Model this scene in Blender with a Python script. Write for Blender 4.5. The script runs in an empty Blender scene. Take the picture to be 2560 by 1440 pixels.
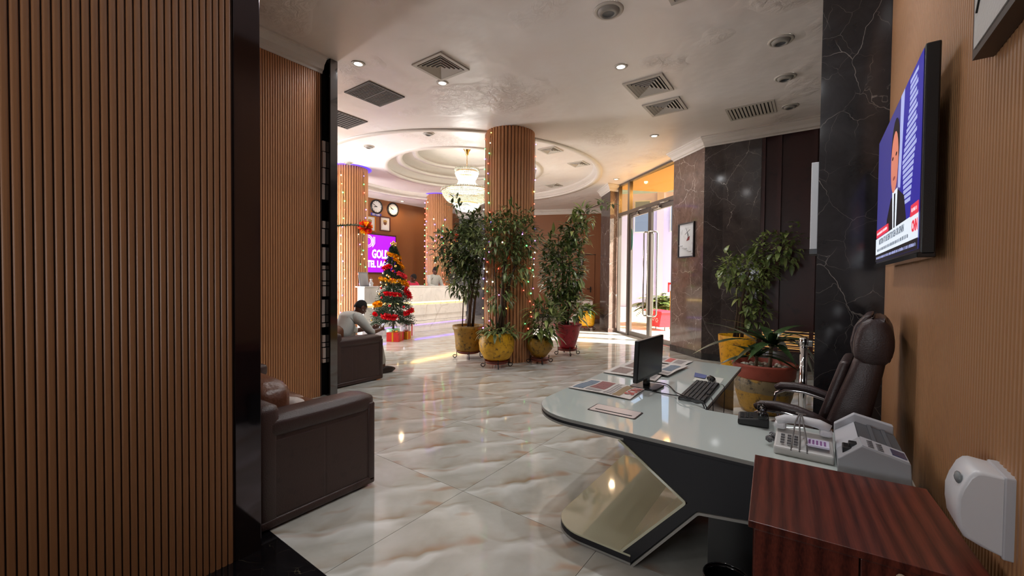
import bpy, bmesh, math, random
from mathutils import Vector, Matrix, Euler
random.seed(7)
C = bpy.context.scene.collection
PI = math.pi
# ------------------------------------------------------------------ camera, world, sun, exposure
def srgb(r, g, b):
    f = lambda c: (c/255/12.92 if c/255 <= .04045 else ((c/255+.055)/1.055)**2.4)
    return (f(r), f(g), f(b), 1.0)

H = 1.5
YAW, PITCH, ROLL = [math.radians(a) for a in (36.1293, 1.2274, .5425)]
fw = Vector((-math.sin(YAW)*math.cos(PITCH), math.cos(YAW)*math.cos(PITCH), -math.sin(PITCH)))
rt = Vector((math.cos(YAW), math.sin(YAW), 0)); up = rt.cross(fw)
rt, up = math.cos(ROLL)*rt+math.sin(ROLL)*up, -math.sin(ROLL)*rt+math.cos(ROLL)*up
cd = bpy.data.cameras.new('camera'); cam = bpy.data.objects.new('camera', cd); C.objects.link(cam)
cd.sensor_width = 36; cd.lens = 1036.06/2560*36; cd.clip_start = .05; cd.clip_end = 300
cam.matrix_world = Matrix(((rt.x, up.x, -fw.x, 0), (rt.y, up.y, -fw.y, 0), (rt.z, up.z, -fw.z, H), (0, 0, 0, 1)))
bpy.context.scene.camera = cam
sc = bpy.context.scene
sc.view_settings.view_transform = 'Standard'; sc.view_settings.look = 'None'
sc.view_settings.gamma = 1; sc.view_settings.use_curve_mapping = False
sc.view_settings.exposure = 0.0
sc.cycles.use_denoising = True
sc.cycles.max_bounces = 10; sc.cycles.diffuse_bounces = 5; sc.cycles.glossy_bounces = 5
sc.cycles.transparent_max_bounces = 12; sc.cycles.sample_clamp_indirect = 6.0
sc.cycles.caustics_reflective = False; sc.cycles.caustics_refractive = False
wd = bpy.data.worlds.new('sky'); sc.world = wd; wd.use_nodes = True
wn = wd.node_tree.nodes; wl = wd.node_tree.links
sky = wn.new('ShaderNodeTexSky'); sky.sky_type = 'NISHITA'; sky.sun_disc = False
sky.sun_elevation = math.radians(38); sky.sun_rotation = math.radians(70); sky.dust_density = 4.0
wl.new(sky.outputs[0], wn['Background'].inputs[0]); wn['Background'].inputs[1].default_value = .42

def light(name, kind, loc, energy, col=(1, 1, 1), **kw):
    d = bpy.data.lights.new(name, kind); d.energy = energy; d.color = col
    for k, v in kw.items(): setattr(d, k, v)
    o = bpy.data.objects.new(name, d); C.objects.link(o); o.location = loc
    return o
sun = light('sun', 'SUN', (3, 14, 12), 24.0, (1.0, .95, .86), angle=.012)
sun.rotation_euler = Vector((-.77, -.27, -.575)).to_track_quat('-Z', 'Y').to_euler()
LK = 1.0
# unseen fill lamps added behind the viewer and beside the lounge, standing for daylight
fill1 = light('fill_light', 'AREA', (-1.95, -2.5, 1.8), 105, (.93, .96, 1.0), shape='RECTANGLE', size=.9, size_y=2.4)
fill1.rotation_euler = Vector((.45, 1, 1.1)).to_track_quat('-Z', 'Z').to_euler()
fill2 = light('fill_light', 'AREA', (-10.2, 3.1, 2.0), 850, (1.0, .97, .98), shape='RECTANGLE', size=3.4, size_y=2.8)
fill2.rotation_euler = Vector((.35, 1, .25)).to_track_quat('-Z', 'Z').to_euler()

# ------------------------------------------------------------------ mesh helpers
class MB:
    """collects shapes in one bmesh"""
    def __init__(s): s.bm = bmesh.new(); s.mi = 0; s.sm = False
    def _fin(s, faces):
        for f in faces: f.material_index = s.mi; f.smooth = s.sm
    def poly(s, pts):
        f = s.bm.faces.new([s.bm.verts.new(p) for p in pts]); s._fin([f]); return f
    def box(s, a, b, bev=0, seg=2, M=None):
        a, b = Vector(a), Vector(b)
        t = bmesh.new(); bmesh.ops.create_cube(t, size=1)
        d = b-a; c = (a+b)/2
        for v in t.verts: v.co = Vector((v.co.x*d.x, v.co.y*d.y, v.co.z*d.z))+c
        if bev > 0: bmesh.ops.bevel(t, geom=t.edges[:], offset=bev, segments=seg, affect='EDGES', profile=.5)
        s.merge(t, M, smooth=s.sm or bev > .012)
        return s
    def merge(s, t, M=None, smooth=None):
        vm = {}
        for v in t.verts: vm[v] = s.bm.verts.new(M @ v.co if M else v.co)
        for f in t.faces:
            try: g = s.bm.faces.new([vm[v] for v in f.verts])
            except ValueError: continue
            g.material_index = s.mi; g.smooth = s.sm if smooth is None else smooth
        t.free()
    def prism(s, pts, z0, z1, bev=0, axis='z', M=None):
        """polygon pts extruded; axis 'z' -> (x,y) pts, axis 'y' -> (x,z) pts, axis 'x' -> (y,z) pts"""
        cv = {'z': lambda p, h: (p[0], p[1], h), 'y': lambda p, h: (p[0], h, p[1]), 'x': lambda p, h: (h, p[0], p[1])}[axis]
        t = bmesh.new()
        lo = [t.verts.new(cv(p, z0)) for p in pts]; hi = [t.verts.new(cv(p, z1)) for p in pts]
        t.faces.new(lo[::-1]); t.faces.new(hi)
        n = len(pts)
        for i in range(n): t.faces.new((lo[i], lo[(i+1) % n], hi[(i+1) % n], hi[i]))
        bmesh.ops.recalc_face_normals(t, faces=t.faces[:])
        if bev: bmesh.ops.bevel(t, geom=t.edges[:], offset=bev, segments=2, affect='EDGES', profile=.5)
        s.merge(t, M); return s
    def lathe(s, prof, n=32, c=(0, 0, 0), a0=0, a1=2*PI, close=True, cap=False, fn=None, smooth=True):
        """prof: list of (r,z)"""
        c = Vector(c); full = abs(a1-a0-2*PI) < 1e-6; m = n if full else n+1
        rows = []
        for r, z in prof:
            row = []
            for i in range(m):
                a = a0+(a1-a0)*i/n
                rr, zz = (r, z) if fn is None else fn(r, z, a)
                row.append(s.bm.verts.new(c+Vector((rr*math.cos(a), rr*math.sin(a), zz))))
            rows.append(row)
        fs = []
        for j in range(len(rows)-1):
            for i in range(n):
                k = (i+1) % m
                fs.append(s.bm.faces.new((rows[j][i], rows[j][k], rows[j+1][k], rows[j+1][i])))
        if cap:
            fs.append(s.bm.faces.new(rows[0][::-1])); fs.append(s.bm.faces.new(rows[-1]))
        s._fin(fs)
        for f in fs: f.smooth = smooth
        return s
    def tube(s, pts, r, n=8, cap=True, closed=False):
        pts = [Vector(p) for p in pts]; k = len(pts)
        rad = r if isinstance(r, (list, tuple)) else [r]*k
        rows = []; prev = None
        for i, p in enumerate(pts):
            if closed: d = pts[(i+1) % k]-pts[i-1]
            else: d = pts[min(i+1, k-1)]-pts[max(i-1, 0)]
            d.normalize()
            if prev is None:
                u = d.orthogonal().normalized()
            else:
                u = (prev-d*prev.dot(d))
                u = u.normalized() if u.length > 1e-6 else d.orthogonal().normalized()
            prev = u; v = d.cross(u)
            rows.append([s.bm.verts.new(p+rad[i]*(math.cos(2*PI*j/n)*u+math.sin(2*PI*j/n)*v)) for j in range(n)])
        fs = []
        for i in range(k if closed else k-1):
            A, B = rows[i], rows[(i+1) % k]
            for j in range(n): fs.append(s.bm.faces.new((A[j], A[(j+1) % n], B[(j+1) % n], B[j])))
        if cap and not closed:
            fs.append(s.bm.faces.new(rows[0][::-1])); fs.append(s.bm.faces.new(rows[-1]))
        s._fin(fs)
        for f in fs: f.smooth = True
        return s
    def ball(s, c, r, u=12, v=8, M=None):
        t = bmesh.new(); bmesh.ops.create_uvsphere(t, u_segments=u, v_segments=v, radius=1)
        rr = Vector(r) if isinstance(r, (tuple, list)) else Vector((r, r, r))
        for q in t.verts: q.co = Vector((q.co.x*rr.x, q.co.y*rr.y, q.co.z*rr.z))
        s.merge(t, Matrix.Translation(Vector(c)) @ (M or Matrix()), smooth=True); return s
    def mesh(s, name, mats):
        s.bm.normal_update()
        m = bpy.data.meshes.new(name); s.bm.to_mesh(m); s.bm.free()
        for q in (mats if isinstance(mats, (list, tuple)) else [mats]): m.materials.append(q)
        return m
    def build(s, name, mats, parent=None, **props):
        return obj(name, s.mesh(name, mats), parent, **props)

def obj(name, mesh, parent=None, **props):
    o = bpy.data.objects.new(name, mesh); C.objects.link(o)
    if parent: o.parent = parent
    for k, v in props.items(): o[k] = v
    return o
def tag(o, label, cat, group=None):
    o['label'] = label; o['category'] = cat
    if group: o['group'] = group
    return o
def thing(name, label, cat, loc=(0, 0, 0), rz=0, group=None):
    o = bpy.data.objects.new(name, None); C.objects.link(o); o.empty_display_size = .1
    o.location = loc; o.rotation_euler = (0, 0, rz)
    return tag(o, label, cat, group)
def struct(name, mb, m, parent=None):
    return mb.build(name, m, parent, kind='structure')
def dup(o, parent=None):
    c = o.copy(); C.objects.link(c); c.parent = parent
    for ch in list(o.children): dup(ch, c)
    return c
def ptrans(a, b):
    """matrix carrying local z onto direction b-a, origin a"""
    a, b = Vector(a), Vector(b)
    return Matrix.Translation(a) @ (b-a).to_track_quat('Z', 'Y').to_matrix().to_4x4()
def rrect(x0, y0, x1, y1, r, n=6, corners=(1, 1, 1, 1)):
    """rounded rectangle, corners order: x0y0, x1y0, x1y1, x0y1"""
    out = []
    for (cx, cy, a), on in zip(((x0, y0, PI), (x1, y0, 1.5*PI), (x1, y1, 0), (x0, y1, .5*PI)), corners):
        q = r if on is True or on == 1 else on
        if not q: out.append((cx, cy)); continue
        ox = cx+q if cx == x0 else cx-q; oy = cy+q if cy == y0 else cy-q
        for i in range(n+1):
            t = a+PI/2*i/n; out.append((ox+q*math.cos(t), oy+q*math.sin(t)))
    return out
def text_mesh(txt, size, extrude=.001, bold=0, sx=1.0, align='CENTER'):
    cu = bpy.data.curves.new('lettering', 'FONT'); cu.body = txt; cu.size = size; cu.extrude = extrude; cu.offset = bold
    cu.align_x = align; cu.align_y = 'CENTER'; cu.resolution_u = 2
    o = bpy.data.objects.new('lettering', cu); C.objects.link(o)
    dg = bpy.context.evaluated_depsgraph_get(); me = bpy.data.meshes.new_from_object(o.evaluated_get(dg))
    bpy.data.objects.remove(o); bpy.data.curves.remove(cu)
    if sx != 1: me.transform(Matrix.Diagonal((sx, 1, 1, 1)))
    return me
def face_matrix(origin, right, upv):
    """local x -> right, y -> up, z -> outward"""
    r = Vector(right).normalized(); u = Vector(upv).normalized(); n = r.cross(u)
    return Matrix(((r.x, u.x, n.x, origin[0]), (r.y, u.y, n.y, origin[1]), (r.z, u.z, n.z, origin[2]), (0, 0, 0, 1)))
def put_text(txt, size, m, parent, M, name='lettering', **kw):
    me = text_mesh(txt, size, **kw); me.transform(M); me.materials.clear(); me.materials.append(m)
    return obj(name, me, parent)

# ------------------------------------------------------------------ materials
def newmat(name):
    m = bpy.data.materials.new(name); m.use_nodes = True
    nt = m.node_tree; b = nt.nodes['Principled BSDF']
    return m, nt, b
def mat(name, col, rough=.5, metal=0, coat=0, var=0, vs=8, bump=0, bs=60, emit=0, spec=.5, alpha=1, stretch=None, sheen=0):
    m, nt, b = newmat(name); n, l = nt.nodes, nt.links
    col = col if len(col) == 4 else (*col, 1)
    b.inputs['Base Color'].default_value = col; b.inputs['Roughness'].default_value = rough
    b.inputs['Metallic'].default_value = metal; b.inputs['Coat Weight'].default_value = coat
    b.inputs['Coat Roughness'].default_value = .05; b.inputs['Specular IOR Level'].default_value = spec
    if sheen: b.inputs['Sheen Weight'].default_value = sheen
    tc = n.new('ShaderNodeTexCoord'); src = tc.outputs['Object']
    if stretch:
        mp = n.new('ShaderNodeMapping'); mp.inputs['Scale'].default_value = stretch; l.new(src, mp.inputs[0]); src = mp.outputs[0]
    if var:
        t = n.new('ShaderNodeTexNoise'); t.inputs['Scale'].default_value = vs; t.inputs['Detail'].default_value = 4; l.new(src, t.inputs[0])
        mr = n.new('ShaderNodeMapRange'); mr.inputs[1].default_value = .3; mr.inputs[2].default_value = .42
        mr.inputs[3].default_value = 1-var; mr.inputs[4].default_value = 1+var; l.new(t.outputs[0], mr.inputs[0])
        mx = n.new('ShaderNodeVectorMath'); mx.operation = 'SCALE'; mx.inputs[0].default_value = col[:3]
        l.new(mr.outputs[0], mx.inputs[3]); l.new(mx.outputs[0], b.inputs['Base Color'])
    if bump:
        t = n.new('ShaderNodeTexNoise'); t.inputs['Scale'].default_value = bs; t.inputs['Detail'].default_value = 3; l.new(src, t.inputs[0])
        bp = n.new('ShaderNodeBump'); bp.inputs['Strength'].default_value = bump; bp.inputs['Distance'].default_value = .01
        l.new(t.outputs[0], bp.inputs['Height']); l.new(bp.outputs[0], b.inputs['Normal'])
    if emit:
        b.inputs['Emission Color'].default_value = col; b.inputs['Emission Strength'].default_value = emit
    if alpha < 1: b.inputs['Alpha'].default_value = alpha
    return m
def ramp(nt, src, stops):
    r = nt.nodes.new('ShaderNodeValToRGB'); e = r.color_ramp.elements
    while len(e) < len(stops): e.new(.5)
    for q, (p, c) in zip(e, stops): q.position = p; q.color = c if len(c) == 4 else (*c, 1)
    nt.links.new(src, r.inputs[0]); return r.outputs[0]
def mixc(nt, fac, a, b, mode='MIX'):
    x = nt.nodes.new('ShaderNodeMix'); x.data_type = 'RGBA'; x.blend_type = mode
    for s, v in ((x.inputs[0], fac), (x.inputs[6], a), (x.inputs[7], b)):
        if hasattr(v, 'is_output'): nt.links.new(v, s)
        else: s.default_value = v
    return x.outputs[2]
def math_(nt, op, a, b=0.0, c=None):
    x = nt.nodes.new('ShaderNodeMath'); x.operation = op
    for i, v in enumerate((a, b) if c is None else (a, b, c)):
        if hasattr(v, 'is_output'): nt.links.new(v, x.inputs[i])
        else: x.inputs[i].default_value = v
    return x.outputs[0]
def noise(nt, src, scale, detail=4, rough=.5, dist=0):
    t = nt.nodes.new('ShaderNodeTexNoise'); t.inputs['Scale'].default_value = scale; t.inputs['Detail'].default_value = detail
    t.inputs['Roughness'].default_value = rough; t.inputs['Distortion'].default_value = dist
    nt.links.new(src, t.inputs[0]); return t
def mapping(nt, src, sc_=(1, 1, 1), rot=(0, 0, 0), loc=(0, 0, 0)):
    mp = nt.nodes.new('ShaderNodeMapping'); mp.inputs['Scale'].default_value = sc_; mp.inputs['Rotation'].default_value = rot
    mp.inputs['Location'].default_value = loc; nt.links.new(src, mp.inputs[0]); return mp.outputs[0]
def marble(name, base, vein, scale=1.6, rough=.06, width=.02, cloud=.25, amount=.55, brown=None):
    """polished stone: cloudy ground with thin broken veins"""
    m, nt, b = newmat(name); n, l = nt.nodes, nt.links
    src = n.new('ShaderNodeTexCoord').outputs['Object']
    wn_ = noise(nt, src, scale*1.3, 4, .6)
    wv = n.new('ShaderNodeVectorMath'); wv.operation = 'MULTIPLY_ADD'; l.new(wn_.outputs['Color'], wv.inputs[0])
    wv.inputs[1].default_value = (.22, .22, .22); l.new(mapping(nt, src, (1, 1, .8), (.5, .7, .3)), wv.inputs[2])
    fac = None
    for k, (s_, w_) in enumerate(((scale, width), (scale*2.6, width*.75))):
        vo = n.new('ShaderNodeTexVoronoi'); vo.feature = 'DISTANCE_TO_EDGE'; vo.inputs['Scale'].default_value = s_
        l.new(wv.outputs[0], vo.inputs['Vector'])
        line = math_(nt, 'SUBTRACT', 1.0, math_(nt, 'DIVIDE', vo.outputs['Distance'], w_*(1 if k == 0 else 1.3)))
        line = math_(nt, 'MAXIMUM', line, 0.0)
        msk = n.new('ShaderNodeMapRange'); msk.inputs[1].default_value = .40; msk.inputs[2].default_value = .56
        l.new(noise(nt, src, scale*1.1+k*2.3, 2).outputs[0], msk.inputs[0])
        line = math_(nt, 'MULTIPLY', line, msk.outputs[0])
        fac = line if fac is None else math_(nt, 'MAXIMUM', fac, math_(nt, 'MULTIPLY', line, .6))
    fac = math_(nt, 'MULTIPLY', fac, amount)
    cl = noise(nt, src, scale*2.2, 6, .65, .6)
    dark = tuple(c*(1-cloud) for c in base[:3])+(1,); lite = tuple(min(1, c*(1+cloud*1.6)) for c in base[:3])+(1,)
    if brown: lite = brown
    gc = ramp(nt, cl.outputs[0], ((.32, dark), (.72, lite)))
    l.new(mixc(nt, fac, gc, vein), b.inputs['Base Color'])
    b.inputs['Roughness'].default_value = rough; b.inputs['Specular IOR Level'].default_value = .55
    return m
m_slat = mat('ribbed_panel_shaded', srgb(132, 89, 56), .42, var=.10, vs=3, stretch=(30, 30, .6))  # same panel everywhere, darkened here for the shade on the left wall
m_slat_r = mat('ribbed_panel_half_lit', srgb(154, 112, 76), .42, var=.10, vs=3, stretch=(30, 30, .6))  # same panel, tone set to the light on the right wall
m_slat_l = mat('ribbed_panel_lit', srgb(182, 128, 86), .42, var=.10, vs=3, stretch=(30, 30, .6))  # same panel, paler for the stronger lobby light
m_wallbrown = mat('brown_wallboard', srgb(128, 80, 46), .5, var=.12, vs=4, stretch=(40, 40, 1))
m_back = mat('panel_back', srgb(60, 36, 24), .7)
m_granite = marble('black_marble', srgb(38, 37, 39), srgb(178, 172, 164), 1.7, .11, .0048, .35, .7)
m_granite_fl = marble('black_granite', srgb(14, 13, 15), srgb(150, 140, 110), 2.2, .1, .005, .5, .35)
m_strip = mat('smoked_mirror', srgb(84, 78, 82), .07, .95)
m_mirror = mat('grey_mirror', srgb(124, 122, 122), .08, .95)
m_darkmarble = marble('brown_black_marble', srgb(70, 62, 60), srgb(200, 188, 178), 1.9, .10, .0062, .3, .85)
m_brownmarble = marble('brown_marble', srgb(104, 85, 77), srgb(220, 204, 192), 2.3, .07, .0075, .25, .85)
m_greymarble = marble('grey_marble', srgb(84, 84, 88), srgb(170, 170, 172), 1.4, .15, .02, .4, .5)
m_whitemarble = marble('white_marble', srgb(242, 238, 236), srgb(170, 160, 150), 1.2, .12, .03, .06, .35)
m_plaster = mat('white_plaster', srgb(214, 206, 198), .45, var=.04, vs=5)
m_grout = mat('grout', srgb(120, 114, 104), .8)
m_black = mat('black_plastic', srgb(16, 16, 17), .35, bump=.08, bs=300)
m_gloss = mat('black_gloss', srgb(9, 9, 10), .08)
m_white = mat('white_plastic', srgb(206, 207, 210), .3)
m_steel = mat('brushed_steel', srgb(175, 172, 168), .22, 1)
m_chrome = mat('chrome', srgb(225, 225, 228), .06, 1)
m_alu = mat('bronze_aluminium', srgb(112, 104, 98), .35, .6)
m_gold = mat('gold_metal', srgb(212, 165, 84), .22, 1)
m_iron = mat('wrought_iron', srgb(36, 27, 25), .5, .4)
m_leather = mat('brown_leather', srgb(62, 44, 40), .36, bump=.25, bs=140, var=.12, vs=14)
m_leather_b = mat('tan_leather', srgb(96, 58, 38), .34, bump=.35, bs=40, var=.15, vs=10)
m_chairleather = mat('chair_leather', srgb(50, 36, 35), .38, bump=.2, bs=160, var=.1, vs=12)
m_white_glass = mat('white_glass', srgb(200, 209, 204), .035, coat=.6)
m_core = mat('black_laminate', srgb(24, 24, 29), .5, bump=.05, bs=400)
m_edge = mat('grey_edge', srgb(150, 148, 142), .3)
m_dark_tray = mat('dark_recess', srgb(10, 9, 9), .8)

def tile_material():
    m, nt, b = newmat('marble_tile'); n, l = nt.nodes, nt.links
    uv = n.new('ShaderNodeTexCoord').outputs['UV']
    w1 = noise(nt, uv, 1.7, 3, .5); 
    ad = n.new('ShaderNodeVectorMath'); ad.operation = 'MULTIPLY_ADD'; l.new(w1.outputs['Color'], ad.inputs[0])
    ad.inputs[1].default_value = (.34, .34, 0); l.new(uv, ad.inputs[2])
    rot = mapping(nt, ad.outputs[0], (1, 1, 1), (0, 0, math.radians(-52)))
    sx = n.new('ShaderNodeSeparateXYZ'); l.new(rot, sx.inputs[0])
    # dune-like bands: a saw profile across the flow, sharp on one side
    s = math_(nt, 'FRACT', math_(nt, 'MULTIPLY', sx.outputs['Y'], 2.4))
    along = noise(nt, mapping(nt, rot, (1.6, 3.3, 1)), 1.5, 2, .5).outputs[0]
    msk = n.new('ShaderNodeMapRange'); msk.inputs[1].default_value = .44; msk.inputs[2].default_value = .6; l.new(along, msk.inputs[0])
    tan = ramp(nt, s, ((0, (0, 0, 0)), (.035, (1, 1, 1)), (.12, (.5, .5, .5)), (.34, (0, 0, 0))))
    tan = math_(nt, 'MULTIPLY', tan, msk.outputs[0])
    wht = ramp(nt, s, ((0, (0, 0, 0)), (.62, (0, 0, 0)), (.95, (1, 1, 1)), (1, (0, 0, 0))))
    wht = math_(nt, 'MULTIPLY', wht, msk.outputs[0])
    spot = noise(nt, mapping(nt, rot, (2.2, 5.0, 1), (0, 0, 0), (3.1, 1.7, 0)), 1.35, 1, .4).outputs[0]
    sp = n.new('ShaderNodeMapRange'); sp.inputs[1].default_value = .60; sp.inputs[2].default_value = .72; l.new(spot, sp.inputs[0])
    base = ramp(nt, noise(nt, ad.outputs[0], 2.4, 5, .55).outputs[0], ((.3, srgb(176, 173, 162)), (.7, srgb(206, 206, 199))))
    c = mixc(nt, math_(nt, 'MULTIPLY', wht, .75), base, srgb(232, 233, 229))
    c = mixc(nt, math_(nt, 'MULTIPLY', tan, .7), c, srgb(146, 114, 70))
    c = mixc(nt, math_(nt, 'MULTIPLY', sp.outputs[0], .5), c, srgb(170, 116, 66))
    l.new(c, b.inputs['Base Color'])
    b.inputs['Roughness'].default_value = .07; b.inputs['Specular IOR Level'].default_value = .5
    return m
m_tile = tile_material()

def ceiling_material():
    m, nt, b = newmat('gloss_ceiling_paint'); n, l = nt.nodes, nt.links
    src = n.new('ShaderNodeTexCoord').outputs['Object']
    big = noise(nt, src, .55, 5, .6, .5).outputs[0]
    c = ramp(nt, big, ((.3, srgb(226, 214, 207)), (.5, srgb(232, 223, 217)), (.7, srgb(236, 230, 226))))
    # old leak marks: soft patches with a fine crinkled edge
    pm = n.new('ShaderNodeMapRange'); pm.inputs[1].default_value = .56; pm.inputs[2].default_value = .66
    l.new(noise(nt, mapping(nt, src, (1, 1, 1), (0, 0, 0), (2.2, 5.1, 0)), .75, 3).outputs[0], pm.inputs[0])
    fine = noise(nt, src, 7, 6, .65, 1.2).outputs[0]
    fm = ramp(nt, fine, ((.42, (0, 0, 0)), (.5, (1, 1, 1)), (.6, (0, 0, 0))))
    c = mixc(nt, math_(nt, 'MULTIPLY', math_(nt, 'MULTIPLY', pm.outputs[0], fm), .35), c, srgb(170, 150, 136))
    l.new(c, b.inputs['Base Color'])
    rr = n.new('ShaderNodeMapRange'); rr.inputs[3].default_value = .32; rr.inputs[4].default_value = .5; l.new(big, rr.inputs[0]); l.new(rr.outputs[0], b.inputs['Roughness'])
    hm = math_(nt, 'ADD', math_(nt, 'MULTIPLY', pm.outputs[0], fine), math_(nt, 'MULTIPLY', noise(nt, src, 1.8, 3).outputs[0], .8))
    bp = n.new('ShaderNodeBump'); bp.inputs['Strength'].default_value = .5; bp.inputs['Distance'].default_value = .07
    l.new(hm, bp.inputs['Height']); l.new(bp.outputs[0], b.inputs['Normal'])
    return m
m_ceil = ceiling_material()

def wood_material(name, c0, c1, rough, rot=0, sc_=7):
    m, nt, b = newmat(name); n, l = nt.nodes, nt.links
    src = mapping(nt, n.new('ShaderNodeTexCoord').outputs['Object'], (1, 1, 1), (0, 0, rot))
    st = mapping(nt, src, (9, .9, 3))
    w = n.new('ShaderNodeTexWave'); w.inputs['Scale'].default_value = .8; w.inputs['Distortion'].default_value = 7; w.inputs['Detail'].default_value = 4
    w.inputs['Detail Scale'].default_value = .8; l.new(st, w.inputs[0])
    f = noise(nt, mapping(nt, src, (120, 4, 40)), 1.6, 5, .6).outputs[0]
    k = math_(nt, 'ADD', math_(nt, 'MULTIPLY', w.outputs['Fac'], .28), math_(nt, 'MULTIPLY', f, .75))
    l.new(ramp(nt, k, ((.3, c0), (.8, c1))), b.inputs['Base Color']); b.inputs['Roughness'].default_value = rough
    return m
m_mahogany = wood_material('mahogany', srgb(56, 22, 17), srgb(112, 52, 38), .3, math.radians(0))
m_darkwood = mat('dark_maroon_wood', srgb(62, 27, 24), .4, var=.2, vs=6)

def glass_material(name, tint, refl=.08):
    m, nt, b = newmat(name); n, l = nt.nodes, nt.links
    n.remove(b); out = n['Material Output']
    t = n.new('ShaderNodeBsdfTransparent'); t.inputs[0].default_value = tint
    g = n.new('ShaderNodeBsdfGlossy'); g.inputs['Roughness'].default_value = .02
    lw = n.new('ShaderNodeLayerWeight'); lw.inputs[0].default_value = .5
    fr = math_(nt, 'ADD', math_(nt, 'MULTIPLY', math_(nt, 'POWER', lw.outputs['Facing'], 5.0), .8), .04)
    mx = n.new('ShaderNodeMixShader'); l.new(fr, mx.inputs[0]); l.new(t.outputs[0], mx.inputs[1]); l.new(g.outputs[0], mx.inputs[2])
    l.new(mx.outputs[0], out.inputs[0]); return m
m_glass = glass_material('door_glass', (.93, .95, .97, 1))
m_amber = glass_material('amber_glass', (.84, .70, .46, 1))

CZ = 4.21
# ------------------------------------------------------------------ floor
FL = [(-14.5, 1.117), (1.6, 1.117), (1.6, 8.8), (-1.45, 8.8), (-2.3, 9.52), (-4.52, 11.52), (-5.0, 12.0), (-6.4, 15.0), (-6.4, 16.6), (-14.5, 16.6)]
fb = MB(); fb.prism(FL, -.12, -.004)
floor = struct('floor', fb, m_grout)
T = 1.027
tm = MB(); tm.box((0, 0, -.02), (T-.003, T-.003, 0))
me = tm.mesh('tile', m_tile)
uvl = me.uv_layers.new(name='uv')
for lp in me.loops:
    p = me.vertices[lp.vertex_index].co; uvl.data[lp.index].uv = (p.x/T, p.y/T)
for i in range(-13, 2):
    for j in range(0, 14):
        o = obj('tile', me, floor); o.location = (-.946+T*i, 1.117+T*j, 0)
        cx, cy = -.946+T*(i+.5), 1.117+T*(j+.5)
        if cx > 1.3 or cx < -12.6 or (cy > 9.2 and cx > -1.9) or (cx+2.3)*.667+(cy-9.52)*.745 > .35 or (cx > -5.0-.45*max(0, cy-12) and cy > 12.2) or (cx < -5.3 and cy < 2.6): bpy.data.objects.remove(o)
th = MB(); th.box((-2.62, -3, -.12), (1.2, 1.114, .001)); struct('trim_1', th, m_granite_fl)

# ------------------------------------------------------------------ ceiling with the round lobby recess
RC = Vector((-7.65, 8.25, 0)); RR = 3.6; ZR = 4.38
def circ(r, n, z): return [(RC.x+r*math.cos(2*PI*i/n), RC.y+r*math.sin(2*PI*i/n), z) for i in range(n)]
cb = MB(); NC = 144
OUTL = [(-14.5, -3.2), (1.6, -3.2), (1.6, 8.8), (-1.45, 8.8), (-2.3, 9.52), (-4.52, 11.52), (-5.0, 12.0), (-6.4, 15.0), (-6.4, 16.6), (-14.5, 16.6)]
def to_rect(a):
    c, s = math.cos(a), math.sin(a); best = None
    for (ax, ay), (bx, by) in zip(OUTL, OUTL[1:]+OUTL[:1]):
        ex, ey = bx-ax, by-ay; den = c*ey-s*ex
        if abs(den) < 1e-9: continue
        t = ((ax-RC.x)*ey-(ay-RC.y)*ex)/den; u = ((ax-RC.x)*s-(ay-RC.y)*c)/den
        if t > 0 and -1e-6 <= u <= 1+1e-6 and (best is None or t < best): best = t
    return (RC.x+c*best, RC.y+s*best)
angs = sorted([2*PI*i/NC for i in range(NC)]+[math.atan2(q-RC.y, p-RC.x) % (2*PI) for p, q in OUTL])
ring0 = [cb.bm.verts.new((RC.x+RR*math.cos(a), RC.y+RR*math.sin(a), CZ)) for a in angs]
ring1 = [cb.bm.verts.new((*to_rect(a), CZ)) for a in angs]
ring2 = [cb.bm.verts.new((RC.x+RR*math.cos(a), RC.y+RR*math.sin(a), CZ+.6)) for a in angs]
for i in range(len(angs)):
    k = (i+1) % len(angs)
    cb.bm.faces.new((ring0[i], ring1[i], ring1[k], ring0[k]))
ceil = struct('ceiling', cb, m_ceil)
rc = MB(); rc.lathe([(RR+.06, ZR), (2.07, ZR)], 96, RC, smooth=False)
rc.build('raised_ring', m_ceil, ceil)
# plaster mouldings: outer rim, then the three steps of the dome
mo = MB()
mo.lathe([(RR+.03, CZ+.02), (RR+.03, CZ-.02), (RR-.09, CZ-.02), (RR-.12, CZ+.0), (RR-.11, CZ+.035), (RR-.05, CZ+.05), (RR-.05, CZ+.075), (RR-.09, CZ+.10), (RR-.16, CZ+.125), (RR-.20, CZ+.15), (RR-.20, ZR+.004)], 128, RC)
mo.build('rim_moulding', m_plaster, ceil)
prev = 2.07; z = ZR
for k, (r, h, nr) in enumerate(((2.07, .20, 1.72), (1.72, .20, 1.32), (1.32, .22, 0))):
    d = MB()
    d.lathe([(r+.04, z+.01), (r+.03, z-.02), (r-.09, z-.02), (r-.12, z+.02), (r-.10, z+.05), (r-.02, z+.06), (r-.02, z+h-.05), (r-.06, z+h-.04), (r-.07, z+h), (max(nr, .001), z+h)], 96, RC)
    d.build('dome_step', m_plaster, ceil); z += h
ZD = z

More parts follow.
